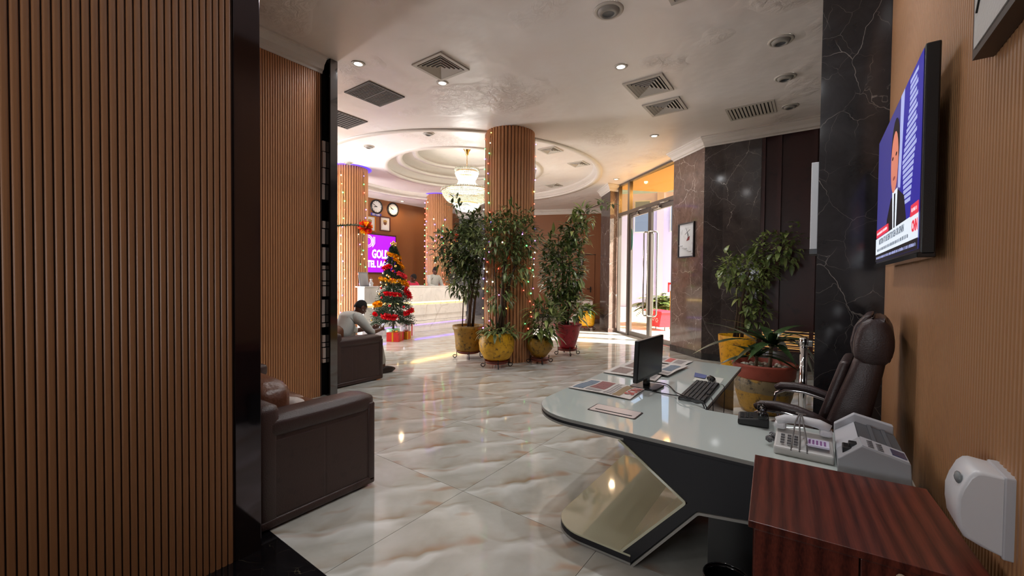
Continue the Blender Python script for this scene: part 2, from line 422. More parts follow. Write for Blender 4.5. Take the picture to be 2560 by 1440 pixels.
def cornice(pts, name, closed=False):
    """crown moulding under the ceiling along pts (x,y), projecting to the left of the travel direction"""
    prof = ((0, -.18), (.012, -.18), (.018, -.155), (.045, -.14), (.06, -.09), (.105, -.05), (.115, -.03), (.135, -.022), (.135, 0))
    b = MB(); P = [Vector((x, y, 0)) for x, y in pts]; rows = []
    for i, p in enumerate(P):
        d0 = (P[i]-P[i-1]).normalized() if i else (P[1]-P[0]).normalized()
        d1 = (P[i+1]-P[i]).normalized() if i < len(P)-1 else d0
        n0 = Vector((-d0.y, d0.x, 0)); n1 = Vector((-d1.y, d1.x, 0)); nn = (n0+n1).normalized(); k = 1/max(.3, nn.dot(n0))
        rows.append([b.bm.verts.new(p+nn*k*q+Vector((0, 0, CZ+h))) for q, h in prof])
    for i in range(len(rows)-1):
        for j in range(len(prof)-1):
            b.bm.faces.new((rows[i][j], rows[i+1][j], rows[i+1][j+1], rows[i][j+1]))
    bmesh.ops.recalc_face_normals(b.bm, faces=b.bm.faces[:])
    return struct(name, b, m_plaster)

# ------------------------------------------------------------------ walls
SP = .027
def slat_mesh(name, x, out, h, m, w=SP, dep=.011):
    """one rounded rib standing on a wall plane x, projecting along +-x"""
    b = MB(); g = .0022
    pts = [(x, g), (x+out*dep*.55, g), (x+out*dep*.92, g+.004), (x+out*dep, w*.35), (x+out*dep, w*.65), (x+out*dep*.92, w-g-.004), (x+out*dep*.55, w-g), (x, w-g)]
    b.prism(pts, 0, h); return b.mesh(name, m)
# near left wall fin, ribbed, with a black granite end strip
w = MB(); w.box((-5.4, -2.6, 0), (-2.442, 1.0, CZ)); wl_ = struct('wall_left', w, m_back)
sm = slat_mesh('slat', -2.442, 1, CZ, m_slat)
y = -1.2
while y < .865:
    o = obj('slat', sm, wl_); o.location = (0, y+.0002, 0); y += SP
e = MB(); e.box((-2.5, .886, 0), (-2.428, 1.012, CZ), .003); e.build('end_strip', m_strip, wl_)
# second fin: ribbed face, seam of pale chips for bright gaps, granite post
w = MB(); w.box((-8.2, 1.0, 0), (-5.012, 2.80, CZ)); w2 = struct('wall_alcove', w, m_back)
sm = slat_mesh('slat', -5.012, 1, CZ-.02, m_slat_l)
y = 1.35
while y < 2.78:
    o = obj('slat', sm, w2); o.location = (0, y, 0); y += SP
po = MB(); po.box((-5.1, 2.845, 0), (-4.9, 2.945, CZ), .002); po.build('granite_post', m_gloss, w2)
po = MB(); po.box((-4.902, 2.852, .0), (-4.897, 2.945, CZ)); po.build('mirror_face', m_mirror, w2)
ms = MB(); ms.box((-5.08, 2.8, 0), (-5.03, 2.845, CZ)); ms.build('seam_back', m_gloss, w2)
m_chip = mat('bright_gap_tone', srgb(214, 196, 184), .12, coat=.5)  # pale chips stand in for the bright lobby showing through gaps
zz = .28
while zz < 3.1:
    h = random.choice((.06, .1, .14, .2)); 
    if random.random() < .86:
        c = MB(); dx = random.choice((0, .012, .02)); c.box((-5.03, 2.803, zz), (-5.005+dx, 2.842, zz+h-.012), .003); c.build('gap_chip', m_chip, w2)
    zz += h+random.choice((0, 0, .03))
cornice([(-5.005, 2.80), (-5.005, 1.0), (-2.42, 1.0)], 'trim_2')
w = MB(); w.box((-8.2, 2.80, 0), (-5.1, 2.945, CZ)); w.box((-14.3, 2.80, 0), (-8.2, 3.0, CZ)); struct('wall_lounge', w, m_wallbrown)
# right ribbed wall
w = MB(); w.box((.432, -2.6, 0), (.8, 4.13, CZ)); wr = struct('wall_right', w, m_back)
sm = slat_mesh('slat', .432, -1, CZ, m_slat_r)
y = 1.15
while y < 4.10:
    o = obj('slat', sm, wr); o.location = (0, y, 0); y += SP
w = MB(); w.box((-2.62, -2.8, 0), (.8, -2.6, CZ)); struct('wall_behind', w, m_plaster)
def fill_frame(name, x0, x1, z0, z1, y, n):  # bare frames added on solid wall to go with the fill lamps
    q = MB()
    for i in range(n+1): xx = x0+(x1-x0)*i/n; q.box((xx-.03, y, z0), (xx+.03, y+.05, z1))
    for zz in (z0, z1): q.box((x0, y, zz-.03), (x1, y+.05, zz+.03))
    return struct(name, q, m_alu)
fill_frame('fill_frame_2', -2.38, -1.5, .55, 3.05, -2.6, 2)
fill_frame('fill_frame_3', -11.9, -8.5, .6, 3.4, 3.0, 4)
# dark marble pier that ends the right wall
w = MB(); w.box((.01, 4.13, 0), (1.2, 4.62, CZ)); pier = struct('pillar_pier', w, m_granite)
w = MB(); w.box((1.2, 4.13, 0), (1.4, 9.2, CZ)); struct('wall_side', w, m_darkmarble)
# window wall beyond: marble cladding, then a dark timber window with blinds
w = MB(); w.box((-1.73, 8.53, 0), (-.80, 8.75, CZ)); wb = struct('wall_back', w, m_darkmarble)
w = MB(); w.box((-1.72, 8.50, 0), (-.80, 8.53, .12)); struct('baseboard_back', w, m_granite)
w = MB(); w.box((.62, 8.53, 0), (1.3, 8.75, CZ)); w.box((-.80, 8.53, 0), (.62, 8.75, .28)); w.build('sill_wall', m_darkmarble, wb)
wi = MB()
for xx in (-.80, -.56, -.06, .56): wi.box((xx, 8.545, .28), (xx+.06, 8.62, CZ))
for zz in (.24, 2.05, CZ-.08): wi.box((-.80, 8.546, zz), (.62, 8.619, zz+.06))
win = struct('window_1', wi, m_darkwood)
bl = MB(); z = .66
while z < CZ-.1:
    bl.box((-.799, 8.64, z), (.61, 8.652, z+.050)); z += .048
bl.build('blind_slats', m_darkwood, win, kind='stuff')
for z, h in ((.30, .03), (.35, .012), (.375, .02), (.42, .014), (.465, .02), (.505, .03), (.56, .012), (.60, .03), (.645, .02)):
    q = MB(); q.box((-.799, 8.632, z), (.61, 8.662, z+h)); q.build('blind_slat', m_darkwood, win)
gl = MB(); gl.box((-.80, 8.70, .28), (.62, 8.708, CZ)); gl.build('pane', m_glass, win)
cornice([(1.2, 8.53), (-1.73, 8.53), (-2.47, 9.2), (-2.40, 9.42)], 'trim_3')
# splayed marble pier right of the entrance
w = MB(); w.prism([(-1.73, 8.53), (-1.4, 8.53), (-1.4, 9.4), (-2.15, 9.9), (-2.37, 9.5), (-2.47, 9.2)], 0, CZ); struct('pillar_entrance', w, m_brownmarble)
w = MB(); w.prism([(-1.715, 8.50), (-1.73, 8.54), (-2.47, 9.21), (-2.49, 9.19)], 0, .13); struct('baseboard_entrance', w, m_granite)
# pier left of the entrance: dark face and brown face
w = MB(); w.prism([(-4.735, 11.2), (-4.58, 11.5), (-4.72, 11.72), (-5.30, 11.87)], 0, CZ); pl = struct('pillar_lobby', w, m_brownmarble)
q = MB(); q.prism([(-4.74, 11.19), (-4.735, 11.2), (-5.30, 11.87), (-5.31, 11.86)], 0, CZ); q.build('dark_cladding', m_darkmarble, pl)
q = MB(); q.prism([(-4.745, 11.17), (-4.555, 11.49), (-4.58, 11.51), (-4.74, 11.2)], 0, .12); q.build('plinth', m_brownmarble, pl)
cornice([(-4.60, 11.47), (-4.74, 11.19), (-5.32, 11.87)], 'trim_4')
# reception wall, grey marble wall, restroom wall
w = MB(); w.box((-12.5, 2.9, 0), (-12.2, 13.0, CZ)); struct('wall_reception', w, m_wallbrown)
A = Vector((-12.3, 12.85)); B = Vector((-9.9, 13.36)); D = Vector((-6.45, 14.82))
def slab(a, b, t, z0, z1, mb):
    d = (b-a).normalized(); nn = Vector((-d.y, d.x))*t
    mb.prism([tuple(a), tuple(b), tuple(b+nn), tuple(a+nn)], z0, z1)
w = MB(); slab(A, B, .2, 0, CZ, w); struct('wall_marble', w, m_greymarble)
w = MB(); slab(B, D, .2, 0, CZ, w); wf = struct('wall_far', w, m_wallbrown)
w = MB(); slab(Vector((-6.6, 14.75)), Vector((-5.28, 11.86)), .2, 0, CZ, w); struct('wall_passage', w, m_wallbrown)
dF = (D-B).normalized()
def far(s, off=0): 
    p = B+dF*s+Vector((dF.y, -dF.x))*off; return (p.x, p.y)
cornice([far(3.74), far(0), (A.x, A.y)], 'trim_5')
# ------------------------------------------------------------------ restroom doors, sign, screen on the far wall
def on_far(s): return (Vector((*far(s), 0)))
s0 = 2.16
dr = MB(); 
def far_box(mb, a, b, z0, z1, o0, o1):
    mb.prism([far(a, o0), far(b, o0), far(b, o1), far(a, o1)], z0, z1)
q = MB(); far_box(q, 2.40, 3.36, .02, 2.45, .004, .03); d1 = struct('door_1', q, m_wallbrown)
q = MB(); far_box(q, 3.20, 3.24, 1.02, 1.24, .03, .05); far_box(q, 3.08, 3.26, 1.14, 1.165, .07, .09); far_box(q, 3.215, 3.235, 1.14, 1.165, .03, .08)
q.build('door_handle', m_black, d1)
q = MB(); far_box(q, 2.355, 2.405, .02, 2.47, .004, .012); far_box(q, 1.2, 3.4, 2.45, 2.475, .004, .012); q.build('door_gap', m_black, d1)
q = MB(); far_box(q, 1.30, 2.36, .02, 2.45, .004, .026); struct('door_2', q, m_wallbrown)
q = MB(); far_box(q, 1.10, 2.38, .0, .14, .03, .045); struct('baseboard_far', q, m_black)
o = thing('restroom_sign', 'small framed black and white restroom sign with two figures on the far door', 'sign', (*far(2.80, .032), 2.18))
rz = math.atan2(dF.y, dF.x); o.rotation_euler = (0, 0, rz)
q = MB(); q.box((-.13, -.02, -.13), (.13, 0, .13), .006); q.build('sign_frame', m_black, o)
q = MB(); q.box((-.09, -.024, -.09), (.09, -.018, .09)); q.build('sign_face', m_white, o)
q = MB()
for sx in (-.042, .042):
    q.ball((sx, -.026, .05), (.016, .004, .016), 8, 6); q.prism([(sx-.026, -.06), (sx+.026, -.06), (sx+.014, .03), (sx-.014, .03)], -.028, -.023, axis='y')
q.build('figures', m_black, o)
o = thing('display_screen', 'tall purple lit display in a black frame beside the dark pillar', 'screen', (*far(3.98, .03), 2.05)); o.rotation_euler = (0, 0, rz)
q = MB(); q.box((-.30, -.05, -.44), (.30, 0, .44), .01); q.build('screen_frame', m_black, o)
q = MB(); q.box((-.26, -.054, -.40), (.26, -.049, .40)); q.build('screen_image', mat('purple_screen', srgb(120, 60, 225), .4, emit=1.6), o)
o = thing('wall_notice', 'dark framed notice on the wall left of the restroom door', 'picture', (*far(1.9, .032), 2.30)); o.rotation_euler = (0, 0, rz)
q = MB(); q.box((-.16, -.02, -.20), (.16, 0, .20), .006); q.build('notice_frame', m_black, o)
q = MB(); q.box((-.13, -.024, -.17), (.13, -.019, .17)); q.build('notice_print', mat('dark_print', srgb(46, 40, 36), .4), o)

# ------------------------------------------------------------------ columns with ribs
COLS = [(-4.66, 6.28), (-10.0, 6.36), (-10.65, 10.23)]
m_led = mat('purple_led', srgb(96, 66, 255), .4, emit=.9)
R0 = .44
rib = MB(); n = 46; wv = 2*PI*R0/n*.80
rib.prism([(R0-.020, -wv/2), (R0+.012, -wv/2), (R0+.021, -wv/2+.010), (R0+.024, 0), (R0+.021, wv/2-.010), (R0+.012, wv/2), (R0-.020, wv/2)], 0, ZR+.02)
rm = rib.mesh('rib', m_slat_l)
for k, (x, y) in enumerate(COLS):
    b = MB(); b.lathe([(R0-.014, 0), (R0-.014, ZR+.02)], 46)
    if k:   # the far columns: ribs too fine to single out, joined
        col = struct(('column', 'column', 'column')[k], b, m_back); col.location = (x, y, 0)
        rb = MB()
        for i in range(n):
            t = bmesh.new(); t.from_mesh(rm); rb.merge(t, Matrix.Rotation(2*PI*i/n, 4, 'Z'), smooth=False)
        rb.build('ribs', m_slat_l, col, kind='stuff')
    else:
        col = struct('column', b, m_back); col.location = (x, y, 0)
        for i in range(n):
            o = obj('rib', rm, col); o.rotation_euler = (0, 0, 2*PI*i/n)
    lr = MB(); lr.lathe([(R0+.02, ZR-.012), (R0+.11, ZR-.012), (R0+.11, ZR+.004)], 40); lr.build('led_ring', m_led, col)

# ------------------------------------------------------------------ entrance glazing
E0 = Vector((-4.55, 11.42, 0)); ED = Vector((.745, -.667, 0)).normalized(); EN = Vector((ED.y, -ED.x, 0))*-1
erz = math.atan2(ED.y, ED.x)
ent = bpy.data.objects.new('door_3', None); C.objects.link(ent); ent['kind'] = 'structure'; ent.location = E0; ent.rotation_euler = (0, 0, erz)
# local x along the opening, y outward, z up
fr = MB()
for a, b_ in ((0, .05), (.57, .67), (2.70, 2.76)): fr.box((a, -.05, 0), (b_, .05, CZ))
for z0, z1 in ((0, .05), (3.30, 3.40), (CZ-.05, CZ)): fr.box((.05, -.045, z0), (.57, .045, z1))
for z0, z1 in ((3.30, 3.40), (CZ-.05, CZ)): fr.box((.67, -.045, z0), (2.70, .045, z1))
fr.build('door_frame', m_alu, ent)
for a, b_ in ((.05, .57),):
    g = MB(); g.box((a, -.004, .05), (b_, .004, 3.30)); g.build('side_pane', m_glass, ent)
for a, b_ in ((.05, .57), (.67, 2.70)):
    g = MB(); g.box((a, -.004, 3.40), (b_, .004, CZ-.05)); g.build('transom_pane', m_amber, ent)
def leaf_door(x0, x1, hx):
    d = MB()
    for a, b_ in ((x0, x0+.07), (x1-.07, x1)): d.box((a, -.03, .01), (b_, .03, 3.29))
    for a, b_ in ((.01, .13), (3.19, 3.29)): d.box((x0+.07, -.03, a), (x1-.07, .03, b_))
    o = d.build('door_leaf', m_alu, ent)
    g = MB(); g.box((x0+.07, -.004, .13), (x1-.07, .004, 3.19)); g.build('pane', m_glass, o)
    h = MB()
    for sy in (-1, 1):
        yy = .13*sy
        h.tube([(hx, .0, .62), (hx, yy*.8, .62), (hx, yy, .66), (hx, yy, 2.66), (hx, yy*.8, 2.70), (hx, 0, 2.70)], .019, 8)
    h.build('pull_handle', m_steel, o)
    c = MB(); cx = (x0*2+x1)/3; c.box((cx-.17, -.10, 3.20), (cx+.17, -.03, 3.27), .01); c.tube([(cx+.1, -.09, 3.275), (cx+.32, -.16, 3.29), (x1-.12, -.05, 3.31)], .012, 6); c.build('door_closer', m_steel, o)
leaf_door(.68, 1.68, 1.60); leaf_door(1.69, 2.69, 1.78)
st = MB(); st.lathe([(0, 0), (.3, 0), (.3, .004), (0, .004)], 32, (0, 0, 0)); 
stk = st.build('round_sticker', mat('teal_sticker', srgb(70, 120, 110), .5), ent); stk.location = (.73, -.012, 2.6); stk.rotation_euler = (PI/2, 0, 0); stk.scale = (.32, 1, 1)

# ------------------------------------------------------------------ outside
m_pave = mat('bright_paving', srgb(220, 202, 170), .8, var=.1, vs=2)
g = MB(); g.box((-30, 9.0, -.12), (30, 60, -.02)); outg = struct('ground', g, m_pave)
po_ = MB(); po_.prism([(E0.x-.3, E0.y+.25), (-2.25, 9.62), (-2.25+EN.x*1.7, 9.62+EN.y*1.7), (E0.x-.3+EN.x*1.7, E0.y+.25+EN.y*1.7)], CZ-.03, CZ+.2); po_.build('canopy', mat('cream_soffit', srgb(200, 178, 146), .7), outg)
light('porch_lamp', 'AREA', (E0.x+ED.x*1.6+EN.x*.7, E0.y+ED.y*1.6+EN.y*.7, CZ-.12), 70, (1, .74, .42), shape='DISK', size=.3)
lw_ = MB(); lw_.box((-1.35, 9.55, -.02), (1.6, 9.7, .72)); lw_.build('added_glow_wall', mat('warm_glow_tint', srgb(250, 208, 128), .8), outg)  # added wall, its colour gives the warm light in the blind gap
m_facade = mat('pale_facade', srgb(196, 188, 222), .8, var=.06, vs=1)
bd = thing('building', 'pale lilac building across the forecourt seen through the glass doors', 'building', (-7.0, 23.5, -.02), .32)
q = MB(); q.box((-14, 0, 0), (14, .6, 6.4)); q.build('facade', m_facade, bd)
for i in range(-5, 6):
    q = MB(); q.box((i*1.9-.18, -.12, 0), (i*1.9+.18, 0, 6.4)); q.build('pilaster', mat('lilac_pilaster', srgb(202, 190, 204), .8) if i == -5 else bpy.data.materials['lilac_pilaster'], bd)
    q = MB(); q.box((i*1.9+.5, -.05, 4.2), (i*1.9+1.4, .02, 6.0)); f = q.build('window', m_white, bd)
    q = MB(); q.box((i*1.9+.56, -.056, 4.26), (i*1.9+1.34, -.049, 5.94)); q.build('pane', mat('sky_pane', srgb(120, 135, 160), .1) if i == -5 else bpy.data.materials['sky_pane'], f)
m_redpl = mat('red_paint', srgb(205, 48, 70), .5)
pt = thing('red_planter', 'red planter with white flower pattern outside the glass doors', 'planter', (-3.82, 13.0, -.02), erz)
q = MB(); q.prism([(-.34, .12), (.34, .12), (.46, .56), (-.46, .56)], -.24, .24, axis='y'); q.build('planter_box', m_redpl, pt)
q = MB(); q.box((-.49, -.27, .56), (.49, .27, .60)); q.build('planter_rim', m_redpl, pt)
q = MB()
for fx, fz in ((-.2, .33), (.0, .36), (.2, .32)):
    for a in range(6):
        q.ball((fx+.055*math.cos(a*PI/3), -.243, fz+.055*math.sin(a*PI/3)), (.022, .006, .022), 6, 4)
q.build('flower_pattern', m_white, pt)
q = MB()
for a in (-.25, .25): q.tube([(a, 0, .13), (a, 0, 0)], .012, 6)
q.build('planter_feet', m_iron, pt)
sg = thing('sign_post', 'small red square frame on a thin post outside the doors', 'sign', (-3.62, 13.35, -.02), erz)
q = MB(); q.tube([(0, 0, 0), (0, 0, 1.2)], .02, 8); q.build('post', m_gold, sg)
q = MB()
for a, b_ in (((-.13, -.02, 1.16), (-.08, .02, 1.46)), ((.08, -.02, 1.16), (.13, .02, 1.46)), ((-.08, -.02, 1.40), (.08, .02, 1.46))): q.box(a, b_)
q.build('sign_frame', m_redpl, sg)

# leaves ------------------------------------------------------------
def leaf_geo(bm, base, d, upv, ln, wd_, bend=.3, n=4, fold=.25, mi=0):
    d = Vector(d).normalized(); u = Vector(upv); s = d.cross(u)
    if s.length < 1e-4: s = d.orthogonal()
    s.normalize(); u = s.cross(d).normalized()
    L = []; p = Vector(base)
    for i in range(n+1):
        t = i/n; w_ = wd_*math.sin(PI*min(1, .08+t*.92)**.8)*.5 if i < n else 0
        if i == 0: w_ = wd_*.06
        a = -bend*t*2
        q = Vector(base)+d*ln*(t-.12*bend*t*t)+u*ln*(-bend*t*t*.9)
        if w_ < 1e-5: L.append((bm.verts.new(q),))
        else: L.append((bm.verts.new(q+s*w_+u*w_*fold), bm.verts.new(q), bm.verts.new(q-s*w_+u*w_*fold)))
    for i in range(n):
        A, B = L[i], L[i+1]
        if len(B) == 3:
            fs = [bm.faces.new((A[0], A[1], B[1], B[0])), bm.faces.new((A[1], A[2], B[2], B[1]))]
        else:
            fs = [bm.faces.new((A[0], A[1], B[0])), bm.faces.new((A[1], A[2], B[0]))]
        for f in fs: f.smooth = True; f.material_index = mi
def leaf_mat(name, c0, c1, rough=.35):
    m, nt, b = newmat(name); n, l = nt.nodes, nt.links
    src = n.new('ShaderNodeTexCoord').outputs['Object']
    oi = n.new('ShaderNodeObjectInfo')
    k = math_(nt, 'ADD', noise(nt, src, 9, 2).outputs[0], math_(nt, 'MULTIPLY', math_(nt, 'SUBTRACT', oi.outputs['Random'], .5), .35))
    l.new(ramp(nt, k, ((.3, c0), (.7, c1))), b.inputs['Base Color']); b.inputs['Roughness'].default_value = rough
    b.inputs['Subsurface Weight'].default_value = 0; b.inputs['Transmission Weight'].default_value = 0
    return m
m_leaf = leaf_mat('ficus_leaf', srgb(74, 96, 46), srgb(150, 164, 96))
m_leaf_d = leaf_mat('dark_leaf', srgb(72, 90, 50), srgb(144, 156, 96))
m_leaf_l = leaf_mat('bright_leaf', srgb(88, 112, 52), srgb(172, 184, 112))
m_leaf_g = leaf_mat('strap_leaf', srgb(30, 48, 26), srgb(62, 86, 48), .25)
m_bark = mat('brown_stem', srgb(74, 56, 42), .8, var=.3, vs=30, bump=.3, bs=60)
m_soil = mat('soil', srgb(58, 46, 38), .95, var=.4, vs=40, bump=.8, bs=60)
def pot_mat(name, c, d):
    m, nt, b = newmat(name); n, l = nt.nodes, nt.links
    src = n.new('ShaderNodeTexCoord').outputs['Object']
    k = noise(nt, src, 16, 4, .7).outputs[0]; big = noise(nt, src, 3.5, 3).outputs[0]
    c2 = ramp(nt, k, ((.34, d), (.46, c), (.8, tuple(min(1, v*1.25) for v in c[:3]))))
    c3 = mixc(nt, ramp(nt, big, ((.5, (0, 0, 0)), (.75, (.55, .55, .55)))), c2, d)
    l.new(c3, b.inputs['Base Color']); b.inputs['Roughness'].default_value = .45
    bp = n.new('ShaderNodeBump'); bp.inputs['Strength'].default_value = .5; bp.inputs['Distance'].default_value = .02
    l.new(k, bp.inputs['Height']); l.new(bp.outputs[0], b.inputs['Normal']); return m
m_pot_y = pot_mat('yellow_glaze', srgb(206, 156, 22), srgb(92, 66, 16))
m_pot_o = pot_mat('olive_glaze', srgb(150, 112, 26), srgb(62, 46, 18))
m_pot_b = pot_mat('bright_yellow_glaze', srgb(232, 168, 20), srgb(150, 92, 20))
m_pot_r = pot_mat('red_glaze', srgb(158, 34, 46), srgb(84, 18, 24))
m_terra = mat('terracotta', srgb(140, 60, 42), .6, var=.15, vs=12)
RV = Vector((.808, .590, 0)); FV = Vector((-.590, .808, 0))
KEEP = []
def clear(p, m=0):
    q = p+Vector(KEEP[0]) if KEEP else p
    return math.hypot(q.x+4.66, q.y-6.28) > .52+m and q.y < 8.44-m
def leaf_cloud(bm, cen, rad, n, ln, wd_, keep_front=False):
    for _ in range(int(n*1.7)):
        while True:
            v = Vector((random.uniform(-1, 1), random.uniform(-1, 1), random.uniform(-1, 1)))
            if .25 < v.length < 1: break
        p = Vector(cen)+RV*v.x*rad[0]+FV*v.y*rad[1]+Vector((0, 0, v.z*rad[2]))
        if not clear(p, .05): continue
        d = RV*v.x+FV*v.y+Vector((0, 0, v.z*.5))+Vector((random.uniform(-.9, .9), random.uniform(-.9, .9), random.uniform(-.55, .6)))
        s = random.uniform(.7, 1.25)
        leaf_geo(bm, p, d, (0, 0, 1), ln*s*.85, wd_*s*.95, random.uniform(.05, .45), 3)
_lf = {}
def leaf_mesh(key, ln, wd_, bend, m):
    if key not in _lf:
        b = MB(); leaf_geo(b.bm, (0, 0, 0), (1, 0, 0), (0, 0, 1), ln, wd_, bend, 4); _lf[key] = b.mesh('leaf', m)
    return _lf[key]
def single_leaves(parent, cen, rad, n, key, ln, wd_, m):
    """leaves on the side of the crown that shows largest, each one a part"""
    for _ in range(n):
        a = random.uniform(-1.3, 1.3); t = random.uniform(-1, 1)
        v = RV*math.sin(a)*rad[0]*math.sqrt(max(.05, 1-t*t))-FV*math.cos(a)*rad[1]*math.sqrt(max(.05, 1-t*t))+Vector((0, 0, t*rad[2]))
        if not clear(Vector(cen)+v, .06): continue
        o = obj('leaf', leaf_mesh(key+str(random.randint(0, 2)), ln, wd_, random.choice((.15, .35, .55)), m), parent)
        d = v.normalized()+Vector((random.uniform(-.7, .7), random.uniform(-.7, .7), random.uniform(-.7, .3)))
        o.location = Vector(cen)+v; o.rotation_euler = d.to_track_quat('X', 'Z').to_euler(); s = random.uniform(.75, 1.25); o.scale = (s, s, s)
def stems(parent, paths, m=None):
    for pts, r in paths:
        b = MB(); k = len(pts); b.tube(pts, [r*(1-.6*i/(k-1)) for i in range(k)], 6); b.build('stem', m or m_bark, parent)
def pot_stand(parent, r, z):
    b = MB()
    b.tube([(r*math.cos(2*PI*i/24), r*math.sin(2*PI*i/24), z) for i in range(24)], .008, 6, closed=True)
    for k in range(4):
        a = PI/4+k*PI/2; c, s = math.cos(a), math.sin(a)
        pts = [(r*c, r*s, z+.06), (r*c, r*s, z-.02)]
        for i in range(9):
            t = i/8*1.7*PI; q = r+.035-.035*math.cos(t)
            pts.append((q*c, q*s, max(.008, .045-.037*math.sin(t)*1 if t < PI else .045+.02*math.sin(t-PI))))
        b.tube(pts, .008, 5)
    b.build('iron_stand', m_iron, parent)
    b = MB(); b.lathe([(0, z-.03), (r*.92, z-.03), (r*1.04, z+.012), (r*1.0, z+.012), (r*.88, z-.012), (0, z-.012)], 28); b.build('saucer', m_terra, parent)
def pot(parent, prof, m, soil_r, soil_z, wob=.02, soil=None, z0=0):
    b = MB(); ph = random.random()*6
    b.lathe([(0, prof[0][1])]+prof, 40, (0, 0, z0), fn=lambda r, z, a: (r*(1+wob*math.sin(3*a+ph+z*9)+wob*.6*math.sin(7*a+2*ph)), z+(.02*math.sin(4*a+ph) if z > prof[-1][1]-.04 and wob > .015 else 0)))
    b.build('pot', m, parent)
    b = MB(); b.lathe([(soil_r, soil_z-.01), (soil_r*.6, soil_z+.012), (0, soil_z+.02)], 24, (0, 0, z0)); b.build('soil', soil or m_soil, parent)
BULGE = lambda r, h: [(r*.45, 0), (r*.72, h*.08), (r*.95, h*.35), (r*1.0, h*.62), (r*.93, h*.88), (r*.90, h), (r*.84, h), (r*.84, h*.85)]
TAPER = lambda r, h: [(r*.72, 0), (r*.80, h*.1), (r*.86, h*.5), (r*.93, h*.8), (r*1.0, h*.86), (r*1.0, h), (r*.93, h), (r*.9, h*.85)]
def L3(dr, df, z): return RV*dr+FV*df+Vector((0, 0, z))

# four pots round the near column
p1 = thing('potted_bush', 'tall bushy plant in olive flared pot, left of the near ribbed column', 'plant', (-5.29, 5.86, 0), 0, 'plants round the near column')
KEEP[:] = [p1.location[:]]
pot(p1, TAPER(.30, .48), m_pot_o, .25, .43, .012, z0=.14); pot_stand(p1, .22, .13)
stems(p1, [([L3(.0, 0, .55), L3(.03, .0, 1.0), L3(.10, .02, 1.5), L3(.16, 0, 2.0)], .035), ([L3(.07, .03, .55), L3(.12, .0, 1.1), L3(.25, .05, 1.9)], .028), ([L3(-.12, 0, .55), L3(-.10, -.02, 1.1), L3(-.05, -.1, 1.8), L3(-.2, -.1, 2.4)], .012), ([L3(-.02, -.05, .55), L3(.05, .02, 1.2), L3(.0, 0, 2.3), L3(-.22, -.05, 2.95)], .015), ([L3(.03, -.08, .55), L3(.0, -.1, 1.3), L3(.2, -.1, 2.1)], .014)])
cr = ((L3(.10, 0, 2.05), (.62, .50, .52), 1300), (L3(-.08, 0, 1.55), (.36, .36, .42), 420), (L3(.12, -.05, 2.45), (.35, .3, .3), 330), (L3(-.45, -.1, 2.05), (.22, .2, .35), 110), (L3(-.24, -.05, 2.90), (.14, .1, .16), 28))
b = MB()
for c_, r_, n_ in cr: leaf_cloud(b.bm, c_, r_, n_, .15, .045)
b.build('foliage', m_leaf_d, p1, kind='stuff')
for c_, r_, n_ in cr[:4]: single_leaves(p1, c_, r_, 26, 'd', .17, .05, m_leaf_d)
p2 = thing('potted_bush', 'slender plant with trailing low leaves in round yellow pot before the ribbed column', 'plant', (-4.36, 5.55, 0), 0, 'plants round the near column')
KEEP[:] = [p2.location[:]]
pot(p2, BULGE(.305, .47), m_pot_y, .26, .42, .012, z0=.12); pot_stand(p2, .20, .10)
stems(p2, [([L3(.02, 0, .5), L3(.08, 0, 1.0), L3(.10, 0, 1.6), L3(.2, 0, 2.2)], .04), ([L3(.08, 0, .5), L3(.15, -.03, 1.2), L3(.3, .02, 1.75)], .024), ([L3(.12, 0, 1.2), L3(.2, 0, 1.5), L3(.42, 0, 1.9)], .015), ([L3(0, 0, .5), L3(-.02, -.03, 1.3), L3(-.1, 0, 2.2)], .016)])
b = MB()
cr = ((L3(.10, 0, 2.2), (.66, .35, .40), 800), (L3(.28, 0, 1.72), (.30, .25, .3), 150), (L3(.05, 0, 1.25), (.22, .2, .3), 70), (L3(.03, -.04, .60), (.32, .28, .10), 150), (L3(.3, 0, 2.55), (.3, .2, .2), 70))
for c_, r_, n_ in cr: leaf_cloud(b.bm, c_, r_, n_, .14, .04)
b.build('foliage', m_leaf_d, p2, kind='stuff')
for c_, r_, n_ in cr: single_leaves(p2, c_, r_, 18, 'd', .17, .05, m_leaf_d)
p3 = thing('potted_bush', 'low leafy plant in small amber folded pot right of the ribbed column', 'plant', (-3.98, 6.32, 0), 0, 'plants round the near column')
KEEP[:] = [p3.location[:]]
pot(p3, [(.09, 0), (.13, .03), (.23, .16), (.235, .27), (.20, .35), (.18, .36), (.17, .32)], m_pot_o, .17, .32, .035, z0=.10); pot_stand(p3, .17, .075)
stems(p3, [([L3(0, 0, .4), L3(.05, 0, .8), L3(.1, 0, 1.2)], .015), ([L3(.02, 0, .4), L3(-.05, 0, .8), L3(.0, 0, 1.1)], .012)])
b = MB()
cr = ((L3(.08, 0, .80), (.30, .26, .30), 170), (L3(.0, 0, .55), (.3, .2, .12), 60))
for c_, r_, n_ in cr: leaf_cloud(b.bm, c_, r_, n_, .17, .05)
b.build('foliage', m_leaf, p3, kind='stuff')
for c_, r_, n_ in cr: single_leaves(p3, c_, r_, 25, 'l', .22, .06, m_leaf_l)
p4 = thing('potted_bush', 'tall sunlit plant in dark red pot at the right of the ribbed column', 'plant', (-3.98, 7.35, 0), 0, 'plants round the near column')
KEEP[:] = [p4.location[:]]
pot(p4, [(.13, 0), (.16, .05), (.22, .25), (.26, .43), (.285, .45), (.285, .49), (.25, .49), (.23, .43)], m_pot_r, .24, .44, .0, z0=.13); pot_stand(p4, .19, .12)
